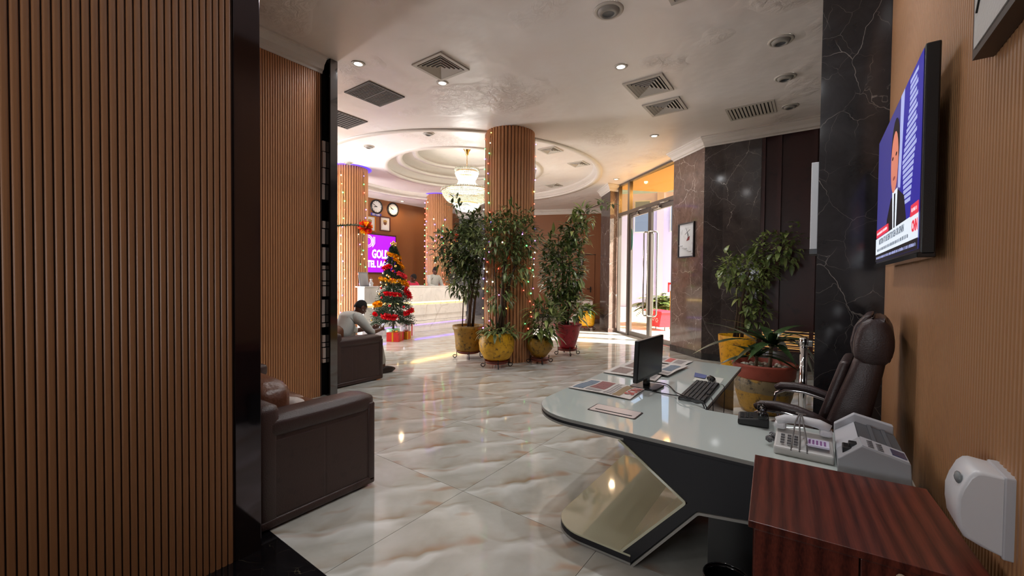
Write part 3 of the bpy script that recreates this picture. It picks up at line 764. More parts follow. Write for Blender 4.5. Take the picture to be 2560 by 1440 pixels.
stems(p4, [([L3(-.05, 0, .55), L3(-.1, 0, 1.2), L3(-.12, 0, 2.0), L3(.1, 0, 2.6)], .03), ([L3(0, 0, .55), L3(.05, 0, 1.3), L3(.0, 0, 2.1)], .025), ([L3(.0, 0, 2.0), L3(.2, 0, 2.6), L3(.35, 0, 2.9), L3(.75, -.05, 3.05)], .012), ([L3(-.1, 0, .55), L3(-.2, 0, 1.4), L3(-.2, 0, 2.4)], .02)])
b = MB()
cr = ((L3(-.12, 0, 1.75), (.45, .4, .75), 900), (L3(.0, 0, 1.0), (.38, .34, .35), 260), (L3(.12, 0, 2.45), (.28, .25, .3), 130), (L3(.3, 0, 2.75), (.2, .15, .18), 40), (L3(.65, -.05, 3.02), (.25, .12, .07), 12))
for c_, r_, n_ in cr: leaf_cloud(b.bm, c_, r_, n_, .16, .06)
b.build('foliage', m_leaf, p4, kind='stuff')
for c_, r_, n_ in cr[:4]: single_leaves(p4, c_, r_, 26, 'l', .20, .07, m_leaf_l)
# sunlit plant by the far pillar
p5 = thing('potted_plant', 'broad leaved plant in bright orange yellow pot before the far dark pillar', 'plant', (-5.48, 11.32, 0))
KEEP[:] = [p5.location[:]]
pot(p5, [(.19, 0), (.22, .05), (.24, .3), (.245, .45), (.22, .46), (.21, .4)], m_pot_b, .21, .40, .012, z0=.13); pot_stand(p5, .19, .11)
b = MB()
for k in range(46):
    a = random.uniform(0, 2*PI); e_ = random.uniform(.25, 1.2)
    leaf_geo(b.bm, L3(0, 0, .55), (math.cos(a)*math.cos(e_), math.sin(a)*math.cos(e_), math.sin(e_)), (0, 0, 1), random.uniform(.34, .56), random.uniform(.08, .12), .7, 5)
b.build('foliage', m_leaf, p5, kind='stuff')
for k in range(24):
    a = random.uniform(0, 2*PI); e_ = random.uniform(.2, 1.1); b = MB()
    leaf_geo(b.bm, L3(0, 0, .55), (math.cos(a)*math.cos(e_), math.sin(a)*math.cos(e_), math.sin(e_)), (0, 0, 1), random.uniform(.38, .58), .11, .65, 5); b.build('leaf', m_leaf_l, p5)
# yellow pot tree against the dark window
p6 = thing('potted_tree', 'leaning leafy tree in yellow pot against the black marble wall', 'plant', (-1.05, 7.95, 0))
KEEP[:] = [p6.location[:]]
pot(p6, [(.23, 0), (.245, .1), (.26, .3), (.285, .5), (.29, .58), (.27, .58), (.25, .5)], m_pot_b, .26, .52, .01)
stems(p6, [([L3(.0, 0, .5), L3(.02, 0, .9), L3(.12, 0, 1.4), L3(.2, 0, 1.7)], .035), ([L3(.08, 0, .5), L3(.1, 0, 1.0), L3(.2, 0, 1.4), L3(.55, 0, 1.9), L3(.85, 0, 2.2)], .03), ([L3(-.06, 0, .5), L3(.0, 0, 1.0), L3(-.05, 0, 1.7)], .02)])
b = MB()
cr = ((L3(.17, 0, 1.66), (.46, .36, .30), 300), (L3(.60, 0, 2.02), (.40, .32, .32), 260), (L3(.18, 0, 1.25), (.24, .2, .25), 70), (L3(.28, 0, .95), (.24, .2, .16), 36), (L3(-.22, 0, 1.72), (.16, .18, .26), 50), (L3(.95, -.02, 2.22), (.26, .2, .34), 100))
for c_, r_, n_ in cr: leaf_cloud(b.bm, c_, r_, n_, .12, .048)
b.build('foliage', m_leaf, p6, kind='stuff')
for c_, r_, n_ in cr: single_leaves(p6, c_, r_, 22, 'm', .16, .065, m_leaf)
# strap leaved plant in the big banded pot
p7 = thing('potted_dracaena', 'strap leaved plant in large terracotta banded pot with white pebbles behind the desk', 'plant', (-.455, 5.58, 0))
KEEP[:] = [p7.location[:]]
pot(p7, [(.20, .0), (.24, .05), (.285, .2), (.30, .33), (.295, .40), (.285, .41)], m_pot_o, .1, .3, .01)
b = MB(); b.lathe([(.288, .40), (.31, .42), (.315, .50), (.33, .54), (.335, .565), (.30, .565), (.285, .5), (0, .49)], 40); b.build('pot_rim', m_terra, p7)
b = MB(); b.lathe([(.292, .25), (.306, .29), (.304, .36), (.296, .40)], 40); b.build('scale_band', pot_mat('scale_glaze', srgb(120, 104, 74), srgb(30, 28, 24)), p7)
pm = []
for k in range(3):
    b = MB(); b.ball((0, 0, 0), (.028, .02, .015), 7, 5); pm.append(b.mesh('pebble', mat('white_pebble%d' % k, srgb(225-k*14, 218-k*14, 204-k*18), .5)))
for k in range(90):
    a = random.uniform(0, 2*PI); r = .27*math.sqrt(random.random()); o = obj('pebble', random.choice(pm), p7)
    o.location = (r*math.cos(a), r*math.sin(a), .50+random.uniform(0, .018)); o.rotation_euler = (random.uniform(-.4, .4), random.uniform(-.4, .4), random.uniform(0, 3)); s = random.uniform(.7, 1.4); o.scale = (s, s, s)
m_cane = mat('ringed_cane', srgb(112, 96, 74), .7, var=.35, vs=3, stretch=(2, 2, 60))
b = MB(); b.tube([L3(.05, -.03, .49), L3(.055, -.03, .62), L3(.06, -.03, .78)], .02, 8); b.build('cane', m_cane, p7)
b = MB(); b.tube([L3(-.11, -.03, .49), L3(-.105, -.03, .58), L3(-.10, -.03, .66)], .017, 8); b.build('cane', m_cane, p7)
def strap(base, ang, el, ln, wd_, bend):
    b = MB(); d = RV*math.cos(ang)*math.cos(el)+FV*math.sin(ang)*math.cos(el)+Vector((0, 0, math.sin(el)))
    leaf_geo(b.bm, base, d, (0, 0, 1), ln, wd_, bend, 8, .18); b.build('leaf', m_leaf_g, p7)
for k in range(17):
    strap(L3(.06, -.03, .76+random.uniform(-.03, .03)), k*2.399, random.uniform(.25, 1.2), random.uniform(.40, .58), random.uniform(.085, .115), random.uniform(.5, 1.1))
for k in range(12):
    strap(L3(-.10, -.03, .64+random.uniform(-.03, .03)), k*2.399+.5, random.uniform(.2, 1.1), random.uniform(.3, .45), random.uniform(.07, .09), random.uniform(.3, .8))
strap(L3(-.08, 0, .80), PI*.98, .62, .66, .13, .32); strap(L3(-.08, 0, .80), PI*1.02, .30, .76, .10, .55); strap(L3(.0, 0, .85), PI*.9, .9, .5, .09, .6)
strap(L3(.18, -.1, .86), -.15, .0, .40, .10, 1.5); strap(L3(.22, -.1, .82), .1, .1, .45, .06, 1.1); strap(L3(.1, -.1, .88), -.5, .6, .42, .10, 1.2)
# palm outside
pa = thing('palm', 'bushy sunlit palm behind the red planter outside the glass doors', 'plant', (-4.25, 14.2, -.02))
for k in range(44):
    a = k*2.399; el = random.uniform(.2, 1.4); ln = random.uniform(.8, 1.25)
    b = MB(); d = Vector((math.cos(a)*math.cos(el), math.sin(a)*math.cos(el), math.sin(el))); base = Vector((0, 0, .6))
    s_ = d.cross(Vector((0, 0, 1))).normalized(); pts = []
    for i in range(9):
        t = i/8; pts.append(base+d*ln*t+Vector((0, 0, -.55*t*t*ln)))
    b.tube(pts, .008, 4)
    for i in range(1, 9):
        for sg_ in (-1, 1):
            for jj in (0, .5):
                q = pts[i].lerp(pts[i-1], jj); leaf_geo(b.bm, q, s_*sg_+d*.6+Vector((0, 0, -.3)), (0, 0, 1), .40*(1.15-i/10), .075, .3, 2)
    b.build('frond', m_leaf_l, pa)
b = MB(); b.tube([(0, 0, 0), (0, 0, .65)], .08, 10); b.build('trunk', m_bark, pa)
# ------------------------------------------------------------------ sofas
def pillow_box(mb, a, b, bev, puff=.02, cuts=6, M=None):
    """soft upholstered block: rounded box whose faces swell a little and wrinkle"""
    t = bmesh.new(); bmesh.ops.create_cube(t, size=1)
    a, b = Vector(a), Vector(b); d = b-a; c = (a+b)/2
    bmesh.ops.subdivide_edges(t, edges=t.edges[:], cuts=cuts, use_grid_fill=True)
    for v in t.verts:
        x, y, z = v.co*2
        f = lambda q, w1, w2: (1-abs(w1)**3)*(1-abs(w2)**3)
        p = Vector((x, y, z))
        sw = Vector((math.copysign(f(x, y, z), x) if abs(x) > .99 else 0, math.copysign(f(y, x, z), y) if abs(y) > .99 else 0, math.copysign(f(z, x, y), z) if abs(z) > .99 else 0))
        q = Vector((x*d.x/2, y*d.y/2, z*d.z/2))
        # round the corners
        for i in range(3):
            h = d[i]/2-bev
        core = Vector((max(-d.x/2+bev, min(d.x/2-bev, q.x)), max(-d.y/2+bev, min(d.y/2-bev, q.y)), max(-d.z/2+bev, min(d.z/2-bev, q.z))))
        e = q-core
        if e.length > bev: q = core+e.normalized()*bev
        v.co = q+sw*puff+c
    mb.merge(t, M, smooth=True)
def sofa(name, label, x0, x1, y0, y1, ah, sh, bh, panel):
    """x0<x1 along the seat, back at y0, open front y1"""
    o = thing(name, label, 'sofa', ((x0+x1)/2, y0, 0)); hx = (x1-x0)/2; D = y1-y0; aw = .22
    def arm(sx):
        b = MB(); xa, xb = (hx-aw, hx) if sx > 0 else (-hx, -hx+aw)
        b.box((xa+.004, .01, .03), (xb-.006, D-.01, ah-.09), .02); 
        r = b.build('arm', m_leather, o)
        c = MB(); pillow_box(c, (xa-.005, 0, ah-.13), (xb, D, ah), .045, .008, 8); c.build('arm_pad', m_leather, r)
        if sx > 0:
            # raised padded border and stitched panels on the outside face
            g = .055; f = MB()
            f.box((xb-.03, 0, .012), (xb+.002, D, .012+g), .014); f.box((xb-.03, D-g, .03), (xb+.002, D, ah-.06), .014)
            f.build('border_pad', m_leather, r)
            cuts = [.03]+panel+[D-g-.004]
            for i in range(len(cuts)-1):
                q = MB(); q.box((xb-.03, cuts[i]+.003, .012+g+.004), (xb-.004, cuts[i+1]-.003, ah-.135), .006); q.build('side_panel', m_leather, r)
        return r
    arm(1); arm(-1)
    b = MB(); b.box((-hx+aw, .02, .05), (hx-aw, D-.03, .26), .02); b.build('base', m_leather, o)
    n = max(1, round((2*hx-2*aw)/.62)); w_ = (2*hx-2*aw)/n
    for i in range(n):
        q = MB(); pillow_box(q, (-hx+aw+i*w_+.004, .2, .24), (-hx+aw+(i+1)*w_-.004, D-.0, sh), .05, .035, 7); q.build('seat_cushion', m_leather_b, o)
        q = MB(); pillow_box(q, (-hx+aw+i*w_+.004, .06, sh-.06), (-hx+aw+(i+1)*w_-.004, .30, bh), .06, .03, 7); q.build('back_cushion', m_leather_b, o)
    b = MB(); b.box((-hx, -.02, .03), (hx, .12, bh-.06), .04); b.build('backrest', m_leather, o)
    q = MB()
    for sx in (-1, 1):
        for yy in (.06, D-.08): 
            q = MB(); q.tube([(sx*(hx-.08), yy, 0), (sx*(hx-.08), yy, .05)], .022, 8); q.build('foot', m_black, o)
    return o
sofa('leather_sofa', 'dark brown leather sofa in the near alcove between ribbed walls', -4.46, -2.56, 1.06, 1.835, .665, .49, .80, [.40])
sofa('leather_sofa', 'dark brown leather sofa with the seated man in white shirt', -6.95, -5.155, 3.06, 3.83, .662, .46, .80, [.28, .345])
b = MB(); pillow_box(b, (-.15, -.05, 0), (.15, .05, .10), .03, .01, 5); cu_ = b.build('crumpled_cloth', mat('pale_cloth', srgb(196, 184, 176), .8, bump=.5, bs=20))
cu_.location = (-3.05, 1.42, .535); cu_.rotation_euler = (.2, 0, .5); tag(cu_, 'crumpled pale cloth left on the near sofa seat', 'cloth')

# ------------------------------------------------------------------ reception desk-table in front (L shaped, glass skins over a black core)
dk = thing('office_desk', 'L shaped white glass desk with black edge and folded Z leg', 'desk', (-.535, 2.11, 0))
DX, DY = -.535, 2.11
def dl(p): return (p[0]-DX, p[1]-DY)
outline = [(-1.46, 4.43), (-1.46, 2.11), (.335, 2.11), (.335, 2.78), (-.535, 2.78), (-.535, 4.38)]
def rounded_top(inset=0):
    i = inset; pts = []
    R_ = .34; cx, cy = -1.462+R_+i*0, 2.108+R_
    pts.append((-1.47+i, 4.44-i))
    for k in range(13):
        a = PI+PI/2*k/12; pts.append((cx+(R_-i)*math.cos(a), cy+(R_-i)*math.sin(a)))
    pts += [(.338-i, 2.108+i)]
    for k in range(7):
        a = PI/2*k/6; pts.append((.338-.08+(.08-i)*math.cos(a), 2.782-.08+(.08-i)*math.sin(a)))
    pts += [(-.535-i, 2.782-i), (-.535-i, 4.375-i)]
    return [dl(p) for p in pts]
b = MB(); b.prism(rounded_top(.001), .6965, .70, .001); b.build('desktop_glass', [m_white_glass], dk)
b = MB(); b.prism(rounded_top(), .681, .6965); b.build('desktop_edge', m_edge, dk)
b = MB(); b.prism(rounded_top(.004), .664, .681); b.build('desktop_core', m_core, dk)
left = [dl(p) for p in ([(-1.47, 4.44)]+[(-1.462+.34+.34*math.cos(PI+PI/2*k/12), 2.108+.34+.34*math.sin(PI+PI/2*k/12)) for k in range(13)]+[(-.80, 2.108), (-.80, 3.3), (-.55, 3.3), (-.55, 4.375)])]
b = MB(); b.prism(left, .652, .664, .002); b.build('under_skin', m_edge, dk)
# black body with the folded leg, profile in x,z, extruded back from the front face
prof = [(-.822, .664), (-.476, .423), (-.80, .05), (-.753, .012), (-.432, .399), (-.219, .43), (.33, .445), (.33, .664)]
b = MB(); b.prism([(x-DX, z) for x, z in prof], 0, .66, axis='y'); b.build('body', m_core, dk)
def strip(pts, t, y0, y1, name, m):
    """thin skin following a profile polyline (x,z)"""
    b = MB(); n = len(pts); off = []
    for i, p in enumerate(pts):
        a = Vector(pts[max(i-1, 0)]); c = Vector(pts[min(i+1, n-1)]); d = (c-a).normalized(); off.append((p[0]-d.y*t, p[1]+d.x*t))
    poly = [(x-DX, z) for x, z in pts]+[(x-DX, z) for x, z in off[::-1]]
    b.prism(poly, y0, y1, axis='y'); b.build(name, m, dk)
def fillet(pts, r, n=4):
    out = [pts[0]]
    for i in range(1, len(pts)-1):
        p = Vector(pts[i]); a = (Vector(pts[i-1])-p).normalized(); c = (Vector(pts[i+1])-p).normalized()
        for k in range(n+1):
            t = k/n; out.append(tuple(p+a*r*(1-t)**2+c*r*t**2))
    out.append(pts[-1]); return out
m_panelglass = mat('cream_glass', srgb(206, 204, 176), .04, coat=.5)
strip(fillet([(-.80, .052), (-.476, .423), (-.824, .656)], .02)[::-1], -.012, -.004, 1.19, 'inner_skin', m_panelglass)
strip(fillet([(-.753, .0), (-.432, .394), (-.219, .425), (.33, .44)], .015), -.012, -.004, .66, 'outer_skin', m_edge)
bp_ = [dl(p) for p in ([(-1.25, 3.3)]+[(-1.25+.2+.2*math.cos(PI+PI/2*k/10), 2.106+.2+.2*math.sin(PI+PI/2*k/10)) for k in range(11)]+[(-.752, 2.106), (-.752, 3.3)])]
b = MB(); b.prism(bp_, .046, .056, .002); b.build('base_glass', m_panelglass, dk)
b = MB(); b.prism(bp_, .016, .046); b.build('base_core', m_core, dk)
b = MB(); b.prism(bp_, .004, .016); b.build('base_skin', m_edge, dk)
b = MB(); b.prism([(x-DX, z) for x, z in ((-.822, .664), (-.476, .423), (-.80, .05), (-.753, .012), (-.432, .399), (-.70, .664))], .66, 1.19, axis='y'); b.build('rear_leg', m_core, dk)
b = MB(); b.box((-.62-DX, 2.80-DY, .0), (-.585-DX, 4.30-DY, .652), .003); b.build('inner_panel', mat('brown_reflection_tint', srgb(150, 132, 116), .08, coat=.4), dk)  # white glass panel, its brown reflection put into the colour
b = MB(); b.box((-.40-DX, .10, .0), (.30-DX, .16, .44)); b.build('kick_panel', m_black, dk)
b = MB(); b.prism(rrect(-1.109-DX, 2.334-DY, -.825-DX, 2.47-DY, .012), .70, .704, .001); gp = b.build('cable_flap', mat('pinkish_plate', srgb(205, 192, 188), .3), dk)
b = MB(); b.box((-1.08-DX, 2.362-DY, .7035), (-.85-DX, 2.374-DY, .7048)); b.build('slot', m_dark_tray, gp)
b = MB(); b.prism(rrect(-1.118-DX, 2.325-DY, -.816-DX, 2.479-DY, .012), .6995, .7016); b.build('flap_rim', m_iron, gp)
# black tower under the desk and a waste bin
tw = thing('computer_tower', 'black box standing on the floor under the white desk', 'computer', (-.235, 2.36, 0))
b = MB(); b.box((-.18, -.03, .012), (.18, .36, .39), .012); b.build('case', m_gloss, tw)
b = MB(); b.box((-.15, -.034, .05), (.15, -.028, .36)); b.build('front_panel', m_black, tw)
for sx in (-.13, .13):
    for sy in (.02, .31):
        q = MB(); q.tube([(sx, sy, 0), (sx, sy, .014)], .02, 8); q.build('foot', m_black, tw)
bn = thing('waste_bin', 'black round waste bin beside the wooden cabinet', 'bin', (-.265, 1.88, 0))
b = MB(); b.lathe([(0, .006), (.068, .006), (.072, .0), (.085, .27), (.089, .285), (.091, .278), (.083, .26), (.070, .02), (0, .016)], 32); b.build('bin_body', m_gloss, bn)
b = MB(); b.tube([(.0885*math.cos(2*PI*i/28), .0885*math.sin(2*PI*i/28), .285) for i in range(28)], .004, 6, closed=True); b.build('rim', m_gloss, bn)

# monitor, keyboard, mouse, papers
mn = thing('monitor', 'black flat screen monitor standing on the white desk', 'monitor', (-1.0, 3.1, .70))
rm_ = Matrix.Rotation(math.radians(-3), 4, 'Z')
b = MB(); b.prism(rrect(-.10, -.10, .10, .10, .025), 0, .014, .004, M=rm_); b.build('stand_base', m_black, mn)
b = MB(); b.box((-.022, -.03, .012), (.012, .03, .16), .006, M=rm_); b.build('stand_neck', m_gloss, mn)
b = MB(); b.box((-.012, -.25, .075), (.020, .25, .375), .006, M=rm_ @ Matrix.Rotation(math.radians(2), 4, 'Y')); cs = b.build('screen_case', m_black, mn)
b = MB(); b.box((.0195, -.238, .10), (.0215, .238, .363), M=rm_ @ Matrix.Rotation(math.radians(2), 4, 'Y')); b.build('screen', mat('dark_screen', srgb(26, 28, 28), .25), cs)
kb = thing('keyboard', 'black computer keyboard near the inner edge of the white desk', 'keyboard', (-.648, 3.19, .70), math.radians(1))
b = MB(); b.prism(rrect(-.085, -.29, .085, .29, .012), .002, .018, .003); b.build('tray', m_black, kb)
m_key = mat('dark_key', srgb(34, 33, 35), .5)
km = MB(); km.box((-.012, -.0125, .018), (.012, .0125, .025), .0025, 1); kmm = km.mesh('key', m_key)
for r in range(6):
    for c in range(20):
        if r == 5 and 4 <= c <= 9:
            if c == 4:
                q = MB(); q.box((-.012, -.085, .018), (.012, .085, .025), .0025, 1); sp_ = q.build('space_bar', m_key, kb); sp_.location = (.069, -.01, 0)
            continue
        k_ = obj('key', kmm, kb); k_.location = (-.069+r*.0272, -.272+c*.0286, 0)
mp = thing('paper_sheet', 'creased blue and white leaflet under the computer mouse', 'paper', (-.685, 3.65, .70), .1)
b = MB(); b.poly([(-.10, -.12, .002), (.10, -.10, .003), (.11, .10, .002), (-.09, .13, .008)]); b.build('sheet', mat('leaflet', srgb(206, 206, 196), .6), mp)
b = MB(); b.poly([(-.105, .0, .010), (-.02, -.02, .009), (-.015, .11, .011), (-.11, .125, .02)]); b.build('blue_flap', mat('blue_print', srgb(74, 84, 128), .5, var=.4, vs=30), mp)
ms_ = thing('computer_mouse', 'black computer mouse lying on the leaflet', 'mouse', (-.655, 3.62, .704), .4)
b = MB(); b.ball((0, 0, .012), (.032, .058, .021), 14, 8); b.build('shell', m_gloss, ms_)
b = MB(); b.tube([(0, .03, .028), (0, .045, .026)], .005, 6); b.build('wheel', m_black, ms_)
def cable(name, label, pts, r=.004):
    b = MB(); P = [Vector(p) for p in pts]; Q = []
    for i in range(len(P)-1):
        p0, p1, p2, p3 = P[max(i-1, 0)], P[i], P[i+1], P[min(i+2, len(P)-1)]
        for k in range(6):
            t = k/6; Q.append(.5*((2*p1)+(p2-p0)*t+(2*p0-5*p1+4*p2-p3)*t*t+(3*p1-p0-3*p2+p3)*t**3))
    Q.append(P[-1]); b.tube(Q, r, 6); o = b.build(name, m_black); tag(o, label, 'cable'); return o
cable('cable', 'black cable looping from monitor back over the keyboard end', [(-1.03, 3.08, .80), (-1.09, 3.14, .76), (-1.06, 3.25, .712), (-.9, 3.25, .707), (-.78, 3.05, .71), (-.70, 2.92, .73), (-.62, 2.86, .735), (-.53, 2.80, .71), (-.515, 2.79, .5)])
cable('cable', 'black cable crossing the desk from monitor foot to inner corner', [(-1.0, 3.16, .72), (-.93, 3.0, .707), (-.8, 2.97, .707), (-.70, 2.88, .73), (-.6, 2.84, .715), (-.545, 2.80, .712), (-.52, 2.795, .5)])
cable('cable', 'thin black mouse cord hanging over the desk edge', [(-.63, 3.57, .712), (-.58, 3.50, .706), (-.535, 3.46, .70), (-.525, 3.40, .55), (-.52, 3.3, .3)], .0025)
cable('cable', 'thin black keyboard cord hanging over the desk edge', [(-.565, 3.06, .712), (-.54, 3.03, .705), (-.527, 3.0, .62), (-.525, 2.95, .3)], .0025)
# newspapers with printed blocks
def newspaper(label, pts, prints, z=.70, group='newspapers on the white desk', curl=.006):
    o = thing('newspaper', label, 'newspaper', (pts[0][0], pts[0][1], z), 0)
    bx, by = pts[0]; P = [Vector((x-bx, y-by, 0)) for x, y in pts]
    def uv(u, v, h): 
        p = (P[0]*(1-u)+P[3]*u)*(1-v)+(P[1]*(1-u)+P[2]*u)*v; return (p.x, p.y, h+curl*math.sin(3*u+4*v)**2)
    b = MB(); N = 8
    for layer in range(3):
        h = .002+layer*.003; o_ = .012*(2-layer)
        V = [[b.bm.verts.new(uv(min(1, u/N+o_*(u == N)), v/N, h)) for v in range(N+1)] for u in range(N+1)]
        for i in range(N):
            for j in range(N): b.bm.faces.new((V[i][j], V[i+1][j], V[i+1][j+1], V[i][j+1]))
    pg = b.build('page', m_news, o)
    for m, rects in prints:
        for (u0, v0, u1, v1) in rects:
            b = MB(); n = 4
            V = [[b.bm.verts.new(uv(u0+(u1-u0)*i/n, v0+(v1-v0)*j/n, .0095)) for j in range(n+1)] for i in range(n+1)]
            for i in range(n):
                for j in range(n): b.bm.faces.new((V[i][j], V[i+1][j], V[i+1][j+1], V[i][j+1]))
            b.build('print', m, pg)
    return o
m_news = mat('newsprint', srgb(196, 190, 184), .7, var=.05, vs=20)
m_ink = mat('grey_text_block', srgb(128, 122, 120), .7, var=.35, vs=160)
m_pmar = mat('maroon_photo', srgb(112, 66, 66), .6, var=.4, vs=40); m_pblue = mat('blue_grey_photo', srgb(84, 98, 112), .6, var=.4, vs=40)
m_pbrn = mat('brown_banner', srgb(120, 98, 66), .6, var=.3, vs=60); m_pgry = mat('brown_grey_photo', srgb(112, 96, 92), .6, var=.4, vs=40); m_pred = mat('red_print', srgb(186, 84, 78), .6)
n1 = newspaper('newspaper with maroon photo and brown banner nearest the desk front', [(-1.45, 2.70), (-1.42, 3.03), (-.985, 3.03), (-.975, 2.68)],
    ((m_pblue, [(.04, .08, .22, .9)]), (m_pmar, [(.25, .30, .50, .92)]), (m_ink, [(.55, .08, .58, .9), (.60, .08, .63, .9), (.65, .08, .68, .7), (.26, .08, .5, .24)]), (m_pbrn, [(.70, .06, .82, .92)])))
put_text('SON', .095, m_pred, n1, face_matrix((.435, .165, .0155), (0.05, 1, 0), (-1, 0.05, 0)), extrude=.0005, bold=.002)
newspaper('newspaper with brown grey photos behind the monitor', [(-1.455, 3.33), (-1.44, 4.02), (-1.05, 4.02), (-1.0, 3.30)],
    ((m_pgry, [(.1, .08, .42, .4), (.5, .10, .8, .35), (.12, .5, .5, .9)]), (m_ink, [(.5, .45, .9, .6), (.55, .65, .9, .9), (.85, .08, .95, .4)])))
newspaper('newspaper with bluish photo spread right of the monitor', [(-1.10, 3.52), (-1.08, 4.03), (-.92, 4.03), (-.96, 3.50)],
    ((m_pblue, [(.2, .3, .8, .8)]), (m_ink, [(.1, .05, .9, .22)])), z=.712)
newspaper('newspaper with red heading at the far end of the desk', [(-1.36, 4.05), (-1.34, 4.40), (-.95, 4.34), (-.97, 4.04)],
    ((m_pred, [(.45, .3, .62, .9)]), (m_ink, [(.1, .1, .4, .8), (.68, .2, .9, .8)])))

# telephones, fax
tb = thing('desk_telephone', 'black telephone on the white desk below the chair arm', 'telephone', (-.265, 2.69, .70), .1)
b = MB(); b.prism([(-.075, 0), (.075, 0), (.075, .052), (-.075, .034)], -.075, .075, .008, axis='y'); b.build('base', m_black, tb)
b = MB(); b.tube([(.045, -.07, .078), (.045, 0, .086), (.045, .075, .078)], .017, 8); b.box((.018, -.10, .05), (.068, -.05, .092), .014); b.box((.018, .055, .05), (.068, .105, .092), .014); b.build('handset', m_gloss, tb)
b = MB()
for i in range(3):
    for j in range(4): b.box((-.06+i*.022, -.05+j*.024, .035+i*.0026), (-.045+i*.022, -.035+j*.024, .042+i*.0026))
b.build('keypad', m_key, tb, kind='stuff')
tw_ = thing('desk_telephone', 'white corded telephone beside the grey fax machine', 'telephone', (-.03, 2.37, .70), 0)
b = MB(); b.prism([(-.10, 0), (.10, 0), (.10, .075), (-.10, .038)], -.11, .115, .008, axis='x'); b.build('base', mat('grey_white_plastic', srgb(186, 185, 182), .35), tw_)
pth = [(-.105, .065, .105), (-.07, .068, .125), (0, .07, .132), (.06, .068, .126), (.10, .065, .108)]
b = MB(); b.tube(pth, [.024, .022, .019, .022, .024], 10); b.box((-.118, .04, .075), (-.068, .09, .11), .012); b.box((.062, .04, .075), (.112, .09, .11), .012); b.build('handset', m_white, tw_)
b = MB(); kk = mat('grey_key', srgb(96, 94, 96), .5)
for i in range(3):
    for j in range(4):
        zz = .045+(-.075+j*.024+.1)/.2*.037; b.box((-.085+i*.026, -.080+j*.024, zz), (-.070+i*.026, -.068+j*.024, zz+.007))
b.build('keypad', kk, tw_, kind='stuff')
b = MB(); b.box((.015, -.075, .058), (.098, .02, .066), M=Matrix.Rotation(math.radians(0), 4, 'X')); cd_ = b.build('label_card', mat('lilac_card', srgb(205, 200, 222), .5), tw_)
b = MB()
for i in range(5): b.box((.022+i*.014, -.06, .0655), (.03+i*.014, -.0, .067))
b.build('card_print', mat('purple_print', srgb(130, 84, 140), .5), cd_, kind='stuff')
b = MB(); pp = []
for i in range(60): a = i*.9; pp.append((-.125-.012*math.sin(i*.11)+.012*math.cos(a), -.02+i*.0016, .02+.012*math.sin(a)+.012))
b.tube(pp, .0035, 5); b.build('coiled_cord', kk, tw_)
b = MB()
for xo, yo in ((-.02, 0), (0, 0), (.018, .0)):
    b.tube([(-.012+xo*.3, .072, .155), (-.015+xo*.8, .03, .13), (-.01+xo*1.4, -.06, .075), (-.01+xo*1.6, -.10, .03)], .0035, 5)
b.tube([(-.03, .09, .156), (-.012, .072, .158), (.008, .085, .156)], .004, 5); b.build('binding_cord', mat('grey_string', srgb(110, 106, 104), .8), tw_)
fx = thing('fax_machine', 'grey fax machine with recessed dark paper tray on the desk beside wall', 'fax machine', (.205, 2.45, .70))
m_fax = mat('fax_grey', srgb(150, 152, 156), .45); m_faxd = mat('fax_tray_grey', srgb(84, 86, 90), .5); m_faxl = mat('fax_light', srgb(178, 180, 186), .4)
def fprof(dz=0, inset=0): return [(-.112+inset, 0), (.118-inset, 0), (.112-inset, .095+dz), (-.036, .132+dz), (-.112+inset, .062+dz)]
b = MB(); b.prism(fprof(), -.25, -.115, .004, axis='y'); b.build('front_body', m_fax, fx)
b = MB(); b.prism([(-.112, 0), (.112, 0), (.112, .074), (-.036, .112), (-.112, .052)], -.115, .17, axis='y'); b.build('middle_body', m_fax, fx)
b = MB(); b.prism([(-.112, 0), (.112, 0), (.108, .125), (-.036, .156), (-.112, .092)], .17, .205, .004, axis='y'); b.build('rear_ridge', m_faxl, fx)
b = MB(); b.prism([(-.034, .1125), (.111, .0755), (.111, .083), (-.034, .120)], -.113, .168, axis='y'); tr_ = b.build('paper_tray', m_faxd, fx)
for xx in (.01, .06):
    q = MB(); zt = .1195-(xx+.034)*.255; q.box((xx, -.11, zt-.004), (xx+.014, .165, zt+.006)); q.build('tray_rib', m_faxd, tr_)
b = MB(); b.prism([(-.110, .054), (-.037, .112), (-.037, .117), (-.110, .060)], -.112, .168, axis='y'); b.build('side_plate', m_faxl, fx)
b = MB(); b.prism([(-.034, .131), (.108, .0965), (.108, .1), (-.034, .135)], -.245, -.120, axis='y'); cp = b.build('control_panel', m_faxl, fx)
b = MB(); b.prism([(.06, .1118), (.104, .101), (.104, .1035), (.06, .1145)], -.225, -.15, axis='y'); b.build('display', mat('blue_display', srgb(58, 66, 98), .2), cp)
b = MB()
for i in range(2):
    for j in range(4): xx = -.015+i*.03; zt = .134-(xx+.034)*.246; b.box((xx, -.235+j*.024, zt-.002), (xx+.018, -.222+j*.024, zt+.002))
b.build('buttons', kk, cp, kind='stuff')
b = MB(); b.box((-.095, -.215, .068), (-.06, -.15, .105), .004); b.box((-.075, -.20, .09), (-.045, -.16, .122), .004); b.build('paper_clip_block', m_black, fx)

